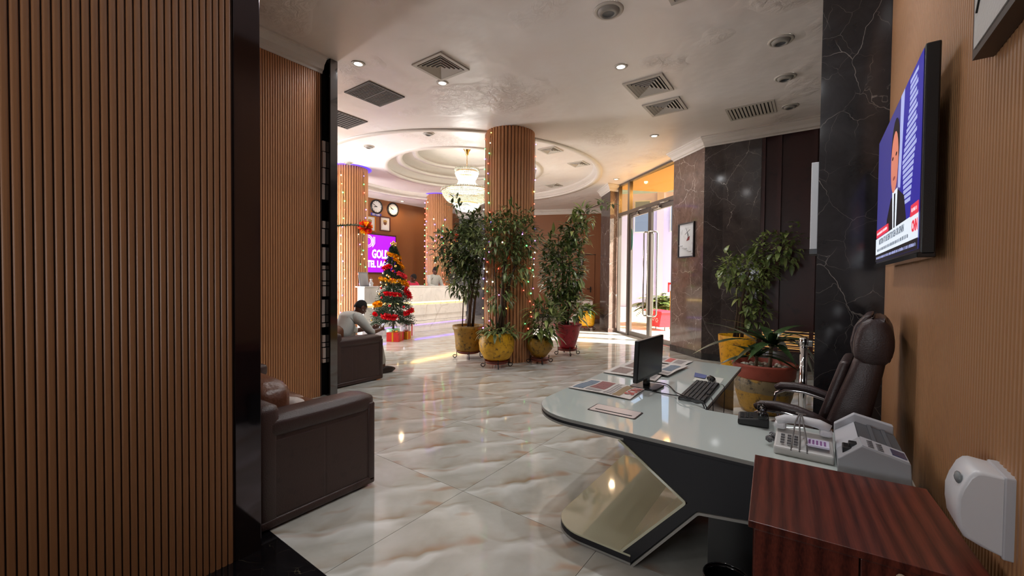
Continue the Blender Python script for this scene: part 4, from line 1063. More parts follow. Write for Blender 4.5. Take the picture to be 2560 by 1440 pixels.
# ------------------------------------------------------------------ executive chair
ch = thing('executive_chair', 'dark brown leather executive chair with chrome arms behind the desk', 'chair', (-.02, 3.17, 0), math.radians(-6))
def sect(pts_front, pts_back, y0, y1, bev=.03):
    b = MB(); b.sm = True; b.prism(pts_front+pts_back[::-1], y0, y1, bev, axis='y'); return b
fr_ = [(.05, .52), (.10, .68), (.155, .86), (.20, 1.0), (.228, 1.10)]; bk = [(.26, .50), (.29, .68), (.318, .86), (.345, 1.0), (.36, 1.10)]
b = sect(fr_, bk, -.25, .25, .035); b.build('backrest', m_chairleather, ch)
b = sect([(.07, .60), (.115, .76), (.165, .94), (.20, 1.06)], [(.12, .60), (.17, .76), (.22, .94), (.25, 1.06)], -.19, .19, .02)
for v in b.bm.verts: v.co.x -= .035
b.build('back_cushion', m_chairleather, ch)
hd = [(.222, 1.085), (.218, 1.17), (.235, 1.255), (.275, 1.31), (.325, 1.32), (.372, 1.285), (.392, 1.20), (.385, 1.11), (.36, 1.06), (.28, 1.05)]
b = MB(); b.sm = True; b.prism(hd, -.26, .26, .035, axis='y'); b.build('headrest', m_chairleather, ch)
hp = [(.218, 1.10), (.206, 1.17), (.222, 1.262), (.268, 1.322), (.30, 1.33), (.29, 1.30), (.25, 1.24), (.24, 1.12)]
b = MB(); b.sm = True; b.prism(hp, -.21, .21, .012, axis='y'); b.build('headrest_pad', m_chairleather, ch)
b = MB(); pillow_box(b, (-.27, -.26, .42), (.20, .26, .53), .05, .03, 7); b.build('seat', m_chairleather, ch)
for sy in (-1, 1):
    y_ = .31*sy
    b = MB(); P = [(-.225, .742), (-.19, .762), (-.11, .772), (-.02, .766), (.06, .745), (.135, .715)]
    b.tube([(x, y_, z) for x, z in P], [.018, .026, .028, .028, .027, .02], 10); a = b.build('armrest', m_chairleather, ch)
    b = MB(); pts = [(.15, .69), (.05, .717), (-.06, .742), (-.17, .736), (-.22, .705), (-.232, .64), (-.20, .53), (-.10, .46), (.0, .43)]
    b.tube([(x, y_, z) for x, z in pts], .012, 8); b.build('arm_frame', m_chrome, a)
b = MB(); b.tube([(0, 0, .40), (0, 0, .12)], .03, 12); b.box((-.12, -.10, .38), (.12, .10, .42), .01); b.build('gas_lift', m_chrome, ch)
for k in range(5):
    a = k*2*PI/5+.3; c, s = math.cos(a), math.sin(a)
    b = MB(); b.tube([(0, 0, .13), (.28*c, .28*s, .085)], [.026, .016], 8); l_ = b.build('base_leg', m_chrome, ch)
    b = MB(); b.tube([(.28*c-.02*s, .28*s+.02*c, .03), (.28*c+.02*s, .28*s-.02*c, .03)], .03, 12); b.tube([(.28*c, .28*s, .085), (.28*c, .28*s, .04)], .008, 6); b.build('caster', m_black, l_)

# ------------------------------------------------------------------ cabinet, dispenser, TV, picture on the right wall
cbn = thing('wooden_cabinet', 'low mahogany cabinet against the ribbed wall in front of the desk', 'cabinet', (.10, 1.80, 0), math.radians(4))
b = MB(); b.box((-.275, -.30, .728), (.265, .285, .75), .002); b.build('top_board', m_mahogany, cbn)
b = MB(); b.box((-.262, -.27, .06), (.258, .28, .728)); b.build('carcass', m_mahogany, cbn)
b = MB(); b.box((-.255, -.26, 0), (.25, .27, .06)); b.build('plinth', m_black, cbn)
for a, c in ((-.258, -.003), (.001, .256)):
    b = MB(); b.box((a, -.288, .07), (c, -.270, .722), .002); d_ = b.build('door', m_mahogany, cbn)
    b = MB(); hx_ = -.03 if a < -.1 else .03; b.tube([(hx_, -.29, .44), (hx_, -.31, .45), (hx_, -.31, .55), (hx_, -.29, .56)], .005, 6); b.build('handle', m_steel, d_)
b = MB(); b.ball((.085, -.292, .70), (.012, .004, .014), 8, 6); b.build('chipped_spot', mat('bare_chip', srgb(200, 176, 150), .8), cbn)
ds = thing('soap_dispenser', 'white plastic dispenser on the ribbed wall above the mahogany cabinet', 'dispenser', (.418, 1.66, .80))
prf = [(-.016, -.004), (-.05, .006), (-.082, .022), (-.094, .045), (-.099, .085), (-.099, .125), (-.092, .155), (-.078, .192), (-.066, .206), (-.055, .209), (-.016, .203)]
b = MB(); t = bmesh.new(); rows = []
for yy, k in ((-.068, .90), (-.064, .965), (-.055, 1.0), (.055, 1.0), (.064, .965), (.068, .90)):
    rows.append([t.verts.new((x if x > -.02 else -.016+(x+.016)*k, yy, .11+(z-.11)*(k if x < -.02 else .5+.5*k))) for x, z in prf])
for A_, B_ in zip(rows, rows[1:]):
    for i in range(len(prf)-1): t.faces.new((A_[i], A_[i+1], B_[i+1], B_[i]))
t.faces.new(rows[0][::-1]); t.faces.new(rows[-1])
bmesh.ops.recalc_face_normals(t, faces=t.faces[:]); b.merge(t, smooth=True)
for f in b.bm.faces:
    if len(f.verts) > 4: f.smooth = False
b.build('cover', m_white, ds)
b = MB(); b.box((-.016, -.071, -.008), (.012, .071, .206), .004); b.build('wall_plate', mat('dull_white', srgb(180, 180, 184), .4), ds)  # plate a little greyer than the cover
b = MB(); b.ball((-.090, -.03, .170), (.008, .022, .016), 10, 6); b.build('level_window', mat('grey_window', srgb(120, 126, 128), .15), ds)

tv = thing('television', 'wall mounted television showing a news presenter in a dark suit', 'television', (.33, 2.97, 2.02))
b = MB(); b.box((0, -.715, -.41), (.045, .715, .412), .006); tcase = b.build('case', m_black, tv)
b = MB(); b.box((.045, -.35, -.25), (.09, .35, .25), .01); b.build('wall_mount', m_black, tv)
m_em = lambda n, c, e=1.0: mat(n, c, .3, emit=e, spec=.2)
tS = lambda u, v, o=0: (-.002-o, .70-1.40*u, -.40+.80*v)
def scr(name, m, pts, o):
    b = MB(); b.poly([tS(u, v, o) for u, v in pts]); return b.build(name, m, tcase)
e_blue = m_em('screen_blue', srgb(58, 56, 122), .8); e_blue2 = m_em('screen_deep_blue', srgb(40, 36, 140), .85); e_lt = m_em('screen_pale', srgb(150, 158, 206), .9)
e_skin = m_em('screen_skin', srgb(196, 120, 100), .8); e_dark = m_em('screen_dark', srgb(26, 22, 26), .6); e_white = m_em('screen_white', srgb(206, 216, 226), .9); e_red = m_em('screen_red', srgb(206, 52, 70), .9); e_grey = m_em('screen_grey', srgb(92, 100, 112), .7)
scr('screen_blue_field', e_blue, [(0, .02), (1, .02), (1, 1), (0, 1)], 0)
scr('screen_right_field', e_blue2, [(.64, .2), (1, .2), (1, 1), (.70, 1)], .0006)
scr('screen_bar', e_lt, [(.60, .45), (.655, .43), (.70, 1), (.625, 1)], .0009)
for i in range(22):
    v = .97-i*.031; u0 = .80-.11*max(0, (i-4))/9 if i < 13 else .69+.05*(i-13)/9
    u1 = .93-.02*(i % 2) if i < 14 else .90-.05*(i-14)/8
    scr('screen_stripe', e_lt, [(u0, v-.016), (u1, v-.022), (u1, v), (u0, v+.006)], .0009)
el = lambda cx, cy, rx, ry, n=20: [(cx+rx*math.cos(2*PI*k/n), cy+ry*math.sin(2*PI*k/n)) for k in range(n)]
scr('screen_suit', e_dark, [(.30, .19), (.345, .30), (.44, .42), (.60, .44), (.74, .36), (.80, .19)], .0012)
scr('screen_shirt', e_white, [(.475, .45), (.60, .45), (.585, .19), (.505, .19)], .0015)
scr('screen_tie', e_dark, [(.52, .43), (.555, .43), (.56, .19), (.53, .19)], .0018)
scr('screen_hair', e_dark, el(.525, .72, .10, .20), .0018)
scr('screen_face', e_skin, el(.515, .64, .088, .20), .0021)
for u in (.47, .555): scr('screen_eye', e_dark, el(u, .68, .018, .012, 10), .0024)
scr('screen_mouth', m_em('screen_lip', srgb(140, 70, 66), .7), el(.515, .535, .03, .012, 10), .0024)
scr('screen_caption_band', e_white, [(0, .076), (1, .076), (1, .205), (0, .205)], .0027)
scr('screen_red_tag', e_red, [(.02, .21), (.41, .21), (.40, .265), (.02, .275)], .003)
scr('screen_red_tag', e_red, [(.87, .20), (1, .20), (1, .262), (.88, .262)], .003)
scr('screen_ticker', e_dark, [(0, .02), (1, .02), (1, .076), (0, .076)], .003)
def bars(u0, u1, v, h, m):
    b = MB(); u = u0
    while u < u1:
        w_ = random.uniform(.006, .016); b.poly([tS(*q, .0042) for q in ((u, v-h/2), (u+w_, v-h/2), (u+w_, v+h/2*random.uniform(.3, 1)), (u, v+h/2))]); u += w_+random.choice((.004, .004, .012))
    b.build('screen_small_print', m, tcase, kind='stuff')
TM = lambda u, v, o=.004: face_matrix(tS(u, v, o), (0, -1, 0), (0, 0, 1))
put_text('CNN', .062, e_red, tcase, TM(.952, .142), 'screen_logo', extrude=.0002, bold=.003, sx=.9)
put_text('MOTION TO BE SENT BY SEA OR SPAIN', .047, e_grey, tcase, TM(.45, .165), 'screen_headline', extrude=.0002, bold=.0012, sx=1.08)
bars(.07, .84, .108, .022, e_grey)
bars(.90, .98, .232, .02, e_white)
bars(.05, .37, .24, .02, e_white)
bars(.04, .97, .047, .018, e_lt)
b = MB(); b.box((-.008, -.715, -.42), (.046, .715, -.398), .003); b.build('bottom_bezel', m_gloss, tcase)
pc = thing('framed_canvas', 'white canvas with dark twigs in deep dark wood frame high on the wall', 'picture', (.42, 1.36, 2.85))
b = MB()
for a, c in (((-.045, -.50, -.67), (0, .50, -.645)), ((-.045, -.50, .645), (0, .50, .67)), ((-.045, -.50, -.645), (0, -.475, .645)), ((-.045, .475, -.645), (0, .50, .645))): b.box(a, c)
b.build('frame', mat('dark_brown_frame', srgb(44, 28, 22), .4), pc)
b = MB(); b.box((-.048, -.476, -.646), (-.01, .476, .646)); cv = b.build('canvas', mat('canvas', srgb(190, 188, 184), .8, bump=.3, bs=90), pc)
b = MB()
for k in range(6): 
    y_ = .45-k*.1; b.tube([(-.049, y_, -.55+.05*k), (-.049, y_-.12, -.4+.05*k), (-.049, y_-.1, -.1), (-.049, y_-.3, .2)], .004, 4)
b.build('twig_drawing', m_black, cv, kind='stuff')
# white board panel on the pier side, chrome barrier post, picture on the splayed pier
pnl = thing('wall_panel', 'narrow white panel fixed to the side of the black marble pier', 'panel', (.01, 4.40, 2.12))
b = MB(); b.box((-.05, -.1, -.345), (0, .20, .38), .004); b.build('panel_board', m_white, pnl)
b = MB(); b.box((-.052, -.1, -.385), (0, .20, -.345)); b.build('panel_base', m_faxd, pnl)
cp_ = thing('barrier_post', 'chrome barrier post beside the black marble pier', 'post', (-.075, 5.05, 0))
b = MB(); b.lathe([(0, 0), (.16, 0), (.16, .012), (.05, .03), (.034, .035)], 32); b.build('base', m_chrome, cp_)
b = MB(); b.tube([(0, 0, .03), (0, 0, .86)], .034, 18); b.build('pole', m_chrome, cp_)
b = MB(); b.lathe([(.034, .86), (.042, .865), (.042, .93), (.03, .945), (0, .948)], 20); b.build('head', m_chrome, cp_)
b = MB(); b.box((.03, -.02, .86), (.075, .02, .92), .006); b.build('belt_clip', m_steel, cp_)
pa_, pb_ = Vector((-1.73, 8.53)), Vector((-2.47, 9.2)); dv = (pb_-pa_).normalized(); nv = Vector((-dv.y, dv.x))*-1
if nv.y > 0: nv = -nv
ctr = pa_+dv*.50+nv*.004
wp = thing('windmill_picture', 'framed print of a windmill with red roof on the brown marble pier', 'picture', (ctr.x, ctr.y, 2.32))
FM = face_matrix((0, 0, 0), (-dv.x, -dv.y, 0), (0, 0, 1))
fb_ = lambda a, c, bev=0: (a, c, bev)
def onf(mb, a, c, bev=0): mb.box(a, c, bev, M=FM)
b = MB()
for a, c in (((-.26, -.35, 0), (-.235, .35, .035)), ((.235, -.35, 0), (.26, .35, .035)), ((-.235, -.35, 0), (.235, -.325, .035)), ((-.235, .325, 0), (.235, .35, .035))): onf(b, a, c)
b.build('frame', m_black, wp)
b = MB(); onf(b, (-.236, -.326, 0), (.236, .326, .012)); pr_ = b.build('print', mat('pale_print', srgb(196, 198, 200), .6, var=.12, vs=6), wp)
b = MB()
for k in range(9): b.ball(FM @ Vector((-.2+k*.05, -.1-.02*k+.015*math.sin(k*2), .012)), .03, 8, 6, M=Matrix.Diagonal((1, 1, .5, 1)))
b.build('snow_bank', m_white, pr_, kind='stuff')
b = MB(); b.poly([FM @ Vector(p) for p in ((0, -.02, .0135), (.10, .0, .0135), (.11, .08, .0135), (.04, .05, .0135))]); b.build('red_roof', mat('maroon_print', srgb(120, 34, 38), .6), pr_)
b = MB()
for a in (.5, .5+PI/2, .5+PI, .5+1.5*PI): b.tube([FM @ Vector((.03, .16, .0135)), FM @ Vector((.03+.09*math.cos(a), .16+.09*math.sin(a), .0135))], .004, 4)
b.tube([FM @ Vector((.03, .16, .0135)), FM @ Vector((.06, .04, .0135))], .007, 4); b.build('windmill_sails', m_faxd, pr_)

# ------------------------------------------------------------------ ceiling fittings
m_lens = mat('downlight_lens', (1, .97, .92), .3, emit=14.0); m_lensw = mat('warm_lens', (1, .78, .5), .3, emit=12.0)
m_trim = mat('cream_trim', srgb(196, 188, 178), .4); m_vent = mat('vent_cream', srgb(188, 180, 170), .5); m_ventd = mat('vent_inside', srgb(34, 31, 29), .9)
def downlight(label, x, y, z, lit=1, warm=False, e=50, group=None):
    o = thing('downlight', label, 'downlight', (x, y, z), 0, group)
    b = MB(); b.lathe([(.048, -.001), (.052, -.012), (.075, -.010), (.085, 0), (.048, 0)], 28); b.build('trim_ring', m_trim, o)
    b = MB(); b.lathe([(.05, -.006), (.03, -.012), (0, -.014)], 20); b.build('lens', (m_lensw if warm else m_lens) if lit else m_trim, o)
    if lit:
        l = light('lamp', 'SPOT', (0, 0, -.03), e, (1, .72, .42) if warm else (.97, .98, 1), spot_size=math.radians(165), spot_blend=.8, shadow_soft_size=.05); l.parent = o
    return o
LP = 1.0
downlight('lit downlight beside the two paired square vents', -2.04, 5.09, CZ, e=70*LP)
downlight('lit downlight just beyond the stained square vent', -4.22, 4.10, CZ, e=70*LP)
downlight('lit downlight close to the granite post', -4.72, 3.12, CZ, e=50*LP)
downlight('lit downlight nearest the white cornice corner', -2.48, 7.87, CZ, e=70*LP)
downlight('warm lit downlight in front of the entrance pillar', -4.35, 10.65, CZ, warm=True, e=70*LP)
downlight('warm downlight over the clocks on reception wall', -11.8, 9.55, CZ, warm=True, e=40*LP)
downlight('warm downlight beside the far ribbed column', -11.6, 10.7, CZ, warm=True, e=40*LP)
downlight('white downlight before the grey marble wall', -10.2, 12.6, CZ, e=40*LP)
downlight('white downlight near the far dark pillar', -5.45, 12.5, CZ, e=30*LP)
for x, y, e, w_ in ((-.1, -.9, 22, 'above the viewer'), (-.1, 1.1, 22, 'above the mahogany cabinet'), (-1.7, 2.9, 100, 'above the open floor beside the white desk'), (-.25, 2.9, 60, 'above the leather chair')):  # out-of-view downlights added to brighten the foreground
    downlight('added fill downlight '+w_, x, y, CZ, e=e*LP)
def eyeball(label, x, y, z, r, ang=0):
    o = thing('ceiling_speaker', label, 'fixture', (x, y, z), ang)
    b = MB(); b.lathe([(r*.72, -.002), (r*.76, -.014), (r*.94, -.012), (r, 0), (r*.72, 0)], 36); b.build('ring', m_trim, o)
    b = MB(); b.lathe([(r*.74, -.004), (r*.66, -.028), (r*.42, -.045), (r*.40, -.03), (0, -.02)], 32, M if False else (0, 0, 0)); b.build('eyeball', mat('dull_trim', srgb(150, 144, 136), .5) if 'dull_trim' not in bpy.data.materials else bpy.data.materials['dull_trim'], o)
    b = MB(); b.lathe([(r*.40, -.032), (0, -.028)], 24); b.build('mesh_cone', m_faxd, o)
eyeball('large round ceiling fitting at the top of the picture', -1.73, 3.97, CZ, .15)
eyeball('round ceiling fitting nearest the viewer in the row along the window side', -.362, 5.574, CZ, .13)
eyeball('middle round ceiling fitting of the row along the window side', -.37, 6.604, CZ, .13)
eyeball('round ceiling fitting beside the slotted vent', -.362, 7.723, CZ, .12)
eyeball('round fitting in the lobby recess nearest the column', -6.25, 5.70, ZR, .12)
eyeball('round fitting in the lobby recess between column and chandelier side', -7.95, 5.52, ZR, .12)
eyeball('round fitting in the lobby recess above the left ribbed column', -9.5, 6.0, ZR, .12)
def diffuser(label, x, y, z, w, d=None, ang=0, rings=5):
    d = d or w
    o = thing('air_vent', label, 'vent', (x, y, z), ang)
    b = MB(); f = .045
    for a, c in (((-w/2, -d/2), (w/2, -d/2+f)), ((-w/2, d/2-f), (w/2, d/2)), ((-w/2, -d/2+f), (-w/2+f, d/2-f)), ((w/2-f, -d/2+f), (w/2, d/2-f))): b.box((*a, -.018), (*c, 0), .003)
    b.build('frame', m_vent, o)
    b = MB(); b.box((-w/2+f, -d/2+f, -.004), (w/2-f, d/2-f, -.001)); b.build('duct', m_ventd, o)
    for k in range(rings):
        t = (k+.25)/(rings+.1); a0 = (w/2-f)*(1-t); b0 = (d/2-f)*(1-t); g = .018
        b = MB()
        P0 = [(-a0, -b0), (a0, -b0), (a0, b0), (-a0, b0)]; a1, b1 = max(.004, a0-.030), max(.004, b0-.030); P1 = [(-a1, -b1), (a1, -b1), (a1, b1), (-a1, b1)]
        for i in range(4):
            j = (i+1) % 4; b.poly([(*P0[i], -.022), (*P0[j], -.022), (*P1[j], -.006), (*P1[i], -.006)])
            b.poly([(*P0[i], -.022), (*P0[j], -.022), (P0[j][0]*.985, P0[j][1]*.985, -.004), (P0[i][0]*.985, P0[i][1]*.985, -.004)])
        b.build('vane_ring', m_vent, o)
    return o
diffuser('square ceiling vent, nearer of the two paired square vents', -1.93, 5.83, CZ, .54, .58)
diffuser('square ceiling vent, farther of the two paired square vents', -1.94, 6.66, CZ, .55, .54)
diffuser('stained square ceiling vent with dirty dripping edge', -3.92, 3.78, CZ, .52, .52)
diffuser('square ceiling vent cut by the top of the picture', -.93, 3.98, CZ, .52, .52)
for lbl, x, y in (('small flush ceiling vent in the recess nearest the ribbed column', -4.80, 7.98), ('small flush ceiling vent in the recess by the entrance side', -4.79, 9.32), ('small flush ceiling vent in the recess at the far side', -6.5, 11.02)):
    diffuser(lbl, x, y, ZR, .42, .42, 0, 4)
def grille(label, x, y, w, d, n, along, m=None, mid=False):
    o = thing('slotted_vent', label, 'vent', (x, y, CZ)); f = .035; m = m or m_vent
    b = MB()
    for a, c in (((-w/2, -d/2), (w/2, -d/2+f)), ((-w/2, d/2-f), (w/2, d/2)), ((-w/2, -d/2+f), (-w/2+f, d/2-f)), ((w/2-f, -d/2+f), (w/2, d/2-f))): b.box((*a, -.014), (*c, 0), .003)
    if mid: b.box((-w/2+f, -.012, -.013), (w/2-f, .012, 0))
    b.build('frame', m, o)
    b = MB(); b.box((-w/2+f, -d/2+f, -.003), (w/2-f, d/2-f, -.001)); b.build('duct', m_ventd, o)
    for k in range(n):
        b = MB()
        if along == 'x':
            yy = -d/2+f+(d-2*f)*(k+.5)/n; h = (d-2*f)/n*.30; b.box((-w/2+f, yy-h, -.012), (w/2-f, yy+h, -.004))
        else:
            xx = -w/2+f+(w-2*f)*(k+.5)/n; h = (w-2*f)/n*.32; b.box((xx-h, -d/2+f, -.012), (xx+h, d/2-f, -.004))
        b.build('slat', m, o)
grille('cream slotted ceiling vent near the window side cornice', -.87, 7.58, .66, .56, 12, 'y')
m_dv = mat('dusty_grey_vent', srgb(96, 92, 88), .7)
grille('dark dusty ceiling grille with centre bar', -5.30, 3.78, .60, .62, 20, 'x', m_dv, True)
grille('dark ceiling grille half hidden by the granite post', -6.62, 4.05, .62, .62, 10, 'x', m_dv)
# ------------------------------------------------------------------ people
m_skin = mat('brown_skin', srgb(92, 56, 40), .5, var=.08, vs=10); m_hair = mat('black_hair', srgb(18, 14, 13), .85, bump=.6, bs=220)
m_eyew = mat('eye_white', srgb(200, 190, 180), .3); m_lip = mat('lip', srgb(98, 52, 46), .5)
def skin_surface(nodes, edges, radii, sub=2):
    me = bpy.data.meshes.new('skeleton'); me.from_pydata(nodes, edges, []); o = bpy.data.objects.new('skeleton', me); C.objects.link(o)
    o.modifiers.new('s', 'SKIN').use_smooth_shade = True
    for v, r in zip(me.skin_vertices[0].data, radii):
        v.radius = r if isinstance(r, tuple) else (r, r)
    me.skin_vertices[0].data[0].use_root = True
    m = o.modifiers.new('d', 'SUBSURF'); m.levels = sub; m.render_levels = sub
    dg = bpy.context.evaluated_depsgraph_get(); out = bpy.data.meshes.new_from_object(o.evaluated_get(dg))
    bpy.data.objects.remove(o); bpy.data.meshes.remove(me)
    for p in out.polygons: p.use_smooth = True
    return out
def head_geo(mb, M):
    t = bmesh.new(); bmesh.ops.create_uvsphere(t, u_segments=28, v_segments=22, radius=1)
    for v in t.verts:
        x, y, z = v.co
        X, Y_, Z = x*.076, y*.096, z*.118
        if z < 0:
            k = -z; X *= 1-.30*k; Y_ = Y_*(1-.10*k)+(.012*k if y > 0 else .03*k)
        if y > 0:
            Y_ *= 1-.10*abs(x)**2
            Y_ += .026*math.exp(-((x/.17)**2+((z+.16)/.17)**2))           # nose
            Y_ += .008*math.exp(-((x/.5)**2+((z-.16)/.09)**2))            # brow
            for sx in (-1, 1): Y_ -= .012*math.exp(-(((x-sx*.40)/.2)**2+((z-.02)/.11)**2))
            Y_ += .010*math.exp(-((x/.30)**2+((z+.46)/.10)**2))           # lips
            Y_ += .012*math.exp(-((x/.35)**2+((z+.82)/.18)**2))           # chin
        v.co = (X, Y_, Z)
    mb.merge(t, M, smooth=True)
    for sx in (-1, 1): mb.ball(M @ Vector((sx*.078, -.008, -.006)), (.012, .022, .034), 10, 8, M=M.to_3x3().normalized().to_4x4())
def face_parts(parent, M):
    for sx in (-1, 1):
        b = MB(); b.ball(M @ Vector((sx*.031, .080, .004)), .0125, 10, 8); e_ = b.build('eye', m_eyew, parent)
        b = MB(); b.ball(M @ Vector((sx*.031, .0895, .003)), .0058, 8, 6); b.build('pupil', m_hair, e_)
        b = MB(); b.tube([M @ Vector((sx*.014, .099, .022)), M @ Vector((sx*.032, .097, .028)), M @ Vector((sx*.052, .084, .022))], .0035, 5); b.build('eyebrow', m_hair, parent)
    b = MB(); b.ball(M @ Vector((0, .098, -.054)), (.024, .008, .009), 10, 6, M=M.to_3x3().normalized().to_4x4()); b.build('mouth', m_lip, parent)
def hair_cap(parent, M, top=.0):
    b = MB(); t = bmesh.new(); bmesh.ops.create_uvsphere(t, u_segments=26, v_segments=18, radius=1)
    for v in t.verts:
        x, y, z = v.co
        lim = .34 if y > .35 else (.30 if y > 0 else -.25)
        v.co = (x*.0815, y*.1005-.002, max(z, lim)*.122+(top*max(0, z)**.6))
    b.merge(t, M, smooth=True); b.build('hair', m_hair, parent)
def hand(nodes, edges, radii, wi, W, d, side, curl):
    """five fingers from wrist index wi at W; d forearm direction, side thumb side, curl palm normal"""
    d, side, curl = Vector(d).normalized(), Vector(side).normalized(), Vector(curl).normalized()
    def add(p, r, par):
        nodes.append(tuple(p)); radii.append(r); edges.append((par, len(nodes)-1)); return len(nodes)-1
    palm = add(W+d*.045, .026, wi)
    for k, (o, l) in enumerate(((.030, .072), (.010, .080), (-.010, .075), (-.029, .060))):
        a = add(W+d*.088+side*o, .0105, palm); q = W+d*(.088+l*.5)+side*o+curl*l*.22; c = add(q, .009, a); add(q+d*l*.22+curl*l*.42, .0078, c)
    a = add(W+d*.03+side*.036+curl*.008, .0125, palm); c = add(W+d*.062+side*.052+curl*.022, .0105, a); add(W+d*.09+side*.050+curl*.04, .0085, c)
def person(name, label, J, head_M, skin, shirt_m, trouser_m, sleeve=.65, shoe_m=None, hands=None, long_sleeve=False, collar=False, htop=0):
    """J: joints dict of world Vectors"""
    o = thing(name, label, 'person', (J['pelvis'].x, J['pelvis'].y, 0)); base = Vector(o.location)
    L = lambda k: J[k]-base
    nodes, edges, radii, idx = [], [], [], {}
    def add(k, p, r, par=None):
        nodes.append(tuple(p)); radii.append(r); idx[k] = len(nodes)-1
        if par is not None: edges.append((idx[par], idx[k]))
    add('pelvis', L('pelvis'), (.155, .115)); add('belly', L('pelvis').lerp(L('chest'), .5), (.145, .11), 'pelvis'); add('chest', L('chest'), (.165, .115), 'belly')
    add('neckb', L('chest').lerp(L('neck'), .75), (.085, .075), 'chest'); add('neck', L('neck'), .055, 'neckb'); add('skull', head_M.translation-base, .06, 'neck')
    for s in ('l', 'r'):
        add('sh'+s, L('sh'+s), .062, 'neckb'); add('ua'+s, L('sh'+s).lerp(L('el'+s), .5), .050, 'sh'+s); add('el'+s, L('el'+s), .042, 'ua'+s)
        add('fa'+s, L('el'+s).lerp(L('wr'+s), .4), .040, 'el'+s); add('wr'+s, L('wr'+s), .026, 'fa'+s)
        add('hip'+s, L('pelvis').lerp(L('kn'+s), .15)+(L('kn'+s)-L('pelvis')).cross(Vector((0, 0, 1))).normalized()*0, .10, 'pelvis')
        add('th'+s, L('pelvis').lerp(L('kn'+s), .5), .08, 'hip'+s); add('kn'+s, L('kn'+s), .058, 'th'+s); add('ca'+s, L('kn'+s).lerp(L('an'+s), .35), .056, 'kn'+s); add('an'+s, L('an'+s), .036, 'ca'+s)
    body_only = dict(idx)
    if hands:
        for s, (d, side, curl) in hands.items(): hand(nodes, edges, radii, idx['wr'+s], L('wr'+s), d, side, curl)
    me = skin_surface(nodes, edges, radii)
    mb = MB(); mb.bm.from_mesh(me); 
    for f in mb.bm.faces: f.smooth = True
    HM = Matrix.Translation(-base) @ head_M
    head_geo(mb, HM); body = mb.build('body', skin, o)
    face_parts(body, HM); hair_cap(body, HM, htop)
    def cloth(nm, ks, ed, rr, m, par=o):
        n_ = [tuple(nodes[idx[k]]) if isinstance(k, str) else tuple(k) for k in ks]
        mm = skin_surface(n_, ed, rr); mm.materials.clear(); mm.materials.append(m); return obj(nm, mm, par)
    ks = ['pelvis', 'belly', 'chest', 'neckb']; ed = [(0, 1), (1, 2), (2, 3)]; rr = [(.175, .135), (.168, .135), (.188, .14), (.085, .085)]
    for s in ('l', 'r'):
        i0 = len(ks); ks += ['sh'+s, 'ua'+s, 'el'+s]; ed += [(3, i0), (i0, i0+1), (i0+1, i0+2)]; rr += [.085, .070, .060]
        if long_sleeve: ks += ['fa'+s, Vector(nodes[idx['fa'+s]]).lerp(Vector(nodes[idx['wr'+s]]), .8)]; ed += [(i0+2, i0+3), (i0+3, i0+4)]; rr += [.056, .042]
        else: ks += [Vector(nodes[idx['el'+s]]).lerp(Vector(nodes[idx['fa'+s]]), .55)]; ed += [(i0+2, i0+3)]; rr += [.056]
    cloth('shirt', ks, ed, rr, shirt_m)
    ks = ['pelvis']; ed = []; rr = [(.168, .128)]
    for s in ('l', 'r'):
        i0 = len(ks); ks += ['hip'+s, 'th'+s, 'kn'+s, 'ca'+s, Vector(nodes[idx['ca'+s]]).lerp(Vector(nodes[idx['an'+s]]), .85)]; ed += [(0, i0)]+[(i0+i, i0+i+1) for i in range(4)]; rr += [.112, .095, .076, .072, .060]
    cloth('trousers', ks, ed, rr, trouser_m)
    for s in ('l', 'r'):
        a = L('an'+s); f = (J['toe'+s]-J['an'+s]); f.z = 0; f.normalize()
        b = MB(); t = bmesh.new(); bmesh.ops.create_uvsphere(t, u_segments=16, v_segments=10, radius=1)
        for v in t.verts:
            x, y, z = v.co; v.co = (x*(.046 if y > 0 else .036), y*.145+.075, max(-.8, z)*.052*(1.25-.45*y)+.045)
        b.merge(t, face_matrix((a.x, a.y, 0), (f.y, -f.x, 0), (f.x, f.y, 0)), smooth=True); b.build('shoe', shoe_m or m_black, o)
    return o, body
def headM(c, fwd, upv=(0, 0, 1)):
    f = Vector(fwd).normalized(); u = Vector(upv); r = f.cross(u).normalized(); u = r.cross(f)
    return Matrix(((r.x, f.x, u.x, c[0]), (r.y, f.y, u.y, c[1]), (r.z, f.z, u.z, c[2]), (0, 0, 0, 1)))
V = Vector
m_shirt_w = mat('white_shirt', srgb(196, 198, 192), .8, var=.06, vs=14, bump=.25, bs=25); m_khaki = mat('pale_trousers', srgb(176, 170, 158), .85)
m_shirt_r = mat('raspberry_shirt', srgb(196, 44, 78), .8, var=.1, vs=14); m_navy = mat('dark_trousers', srgb(30, 30, 38), .85)
xs = -5.62
J = dict(pelvis=V((xs, 3.40, .58)), chest=V((xs, 3.55, .86)), neck=V((xs, 3.68, .965)), shl=V((xs-.20, 3.60, .90)), shr=V((xs+.20, 3.60, .90)),
    ell=V((xs-.24, 3.82, .66)), elr=V((xs+.22, 3.80, .67)), wrl=V((xs-.10, 4.03, .70)), wrr=V((xs+.13, 4.03, .69)),
    knl=V((xs-.17, 3.92, .52)), knr=V((xs+.16, 3.95, .51)), anl=V((xs-.16, 3.98, .09)), anr=V((xs+.17, 4.06, .09)), toel=V((xs-.16, 4.2, 0)), toer=V((xs+.18, 4.3, 0)))
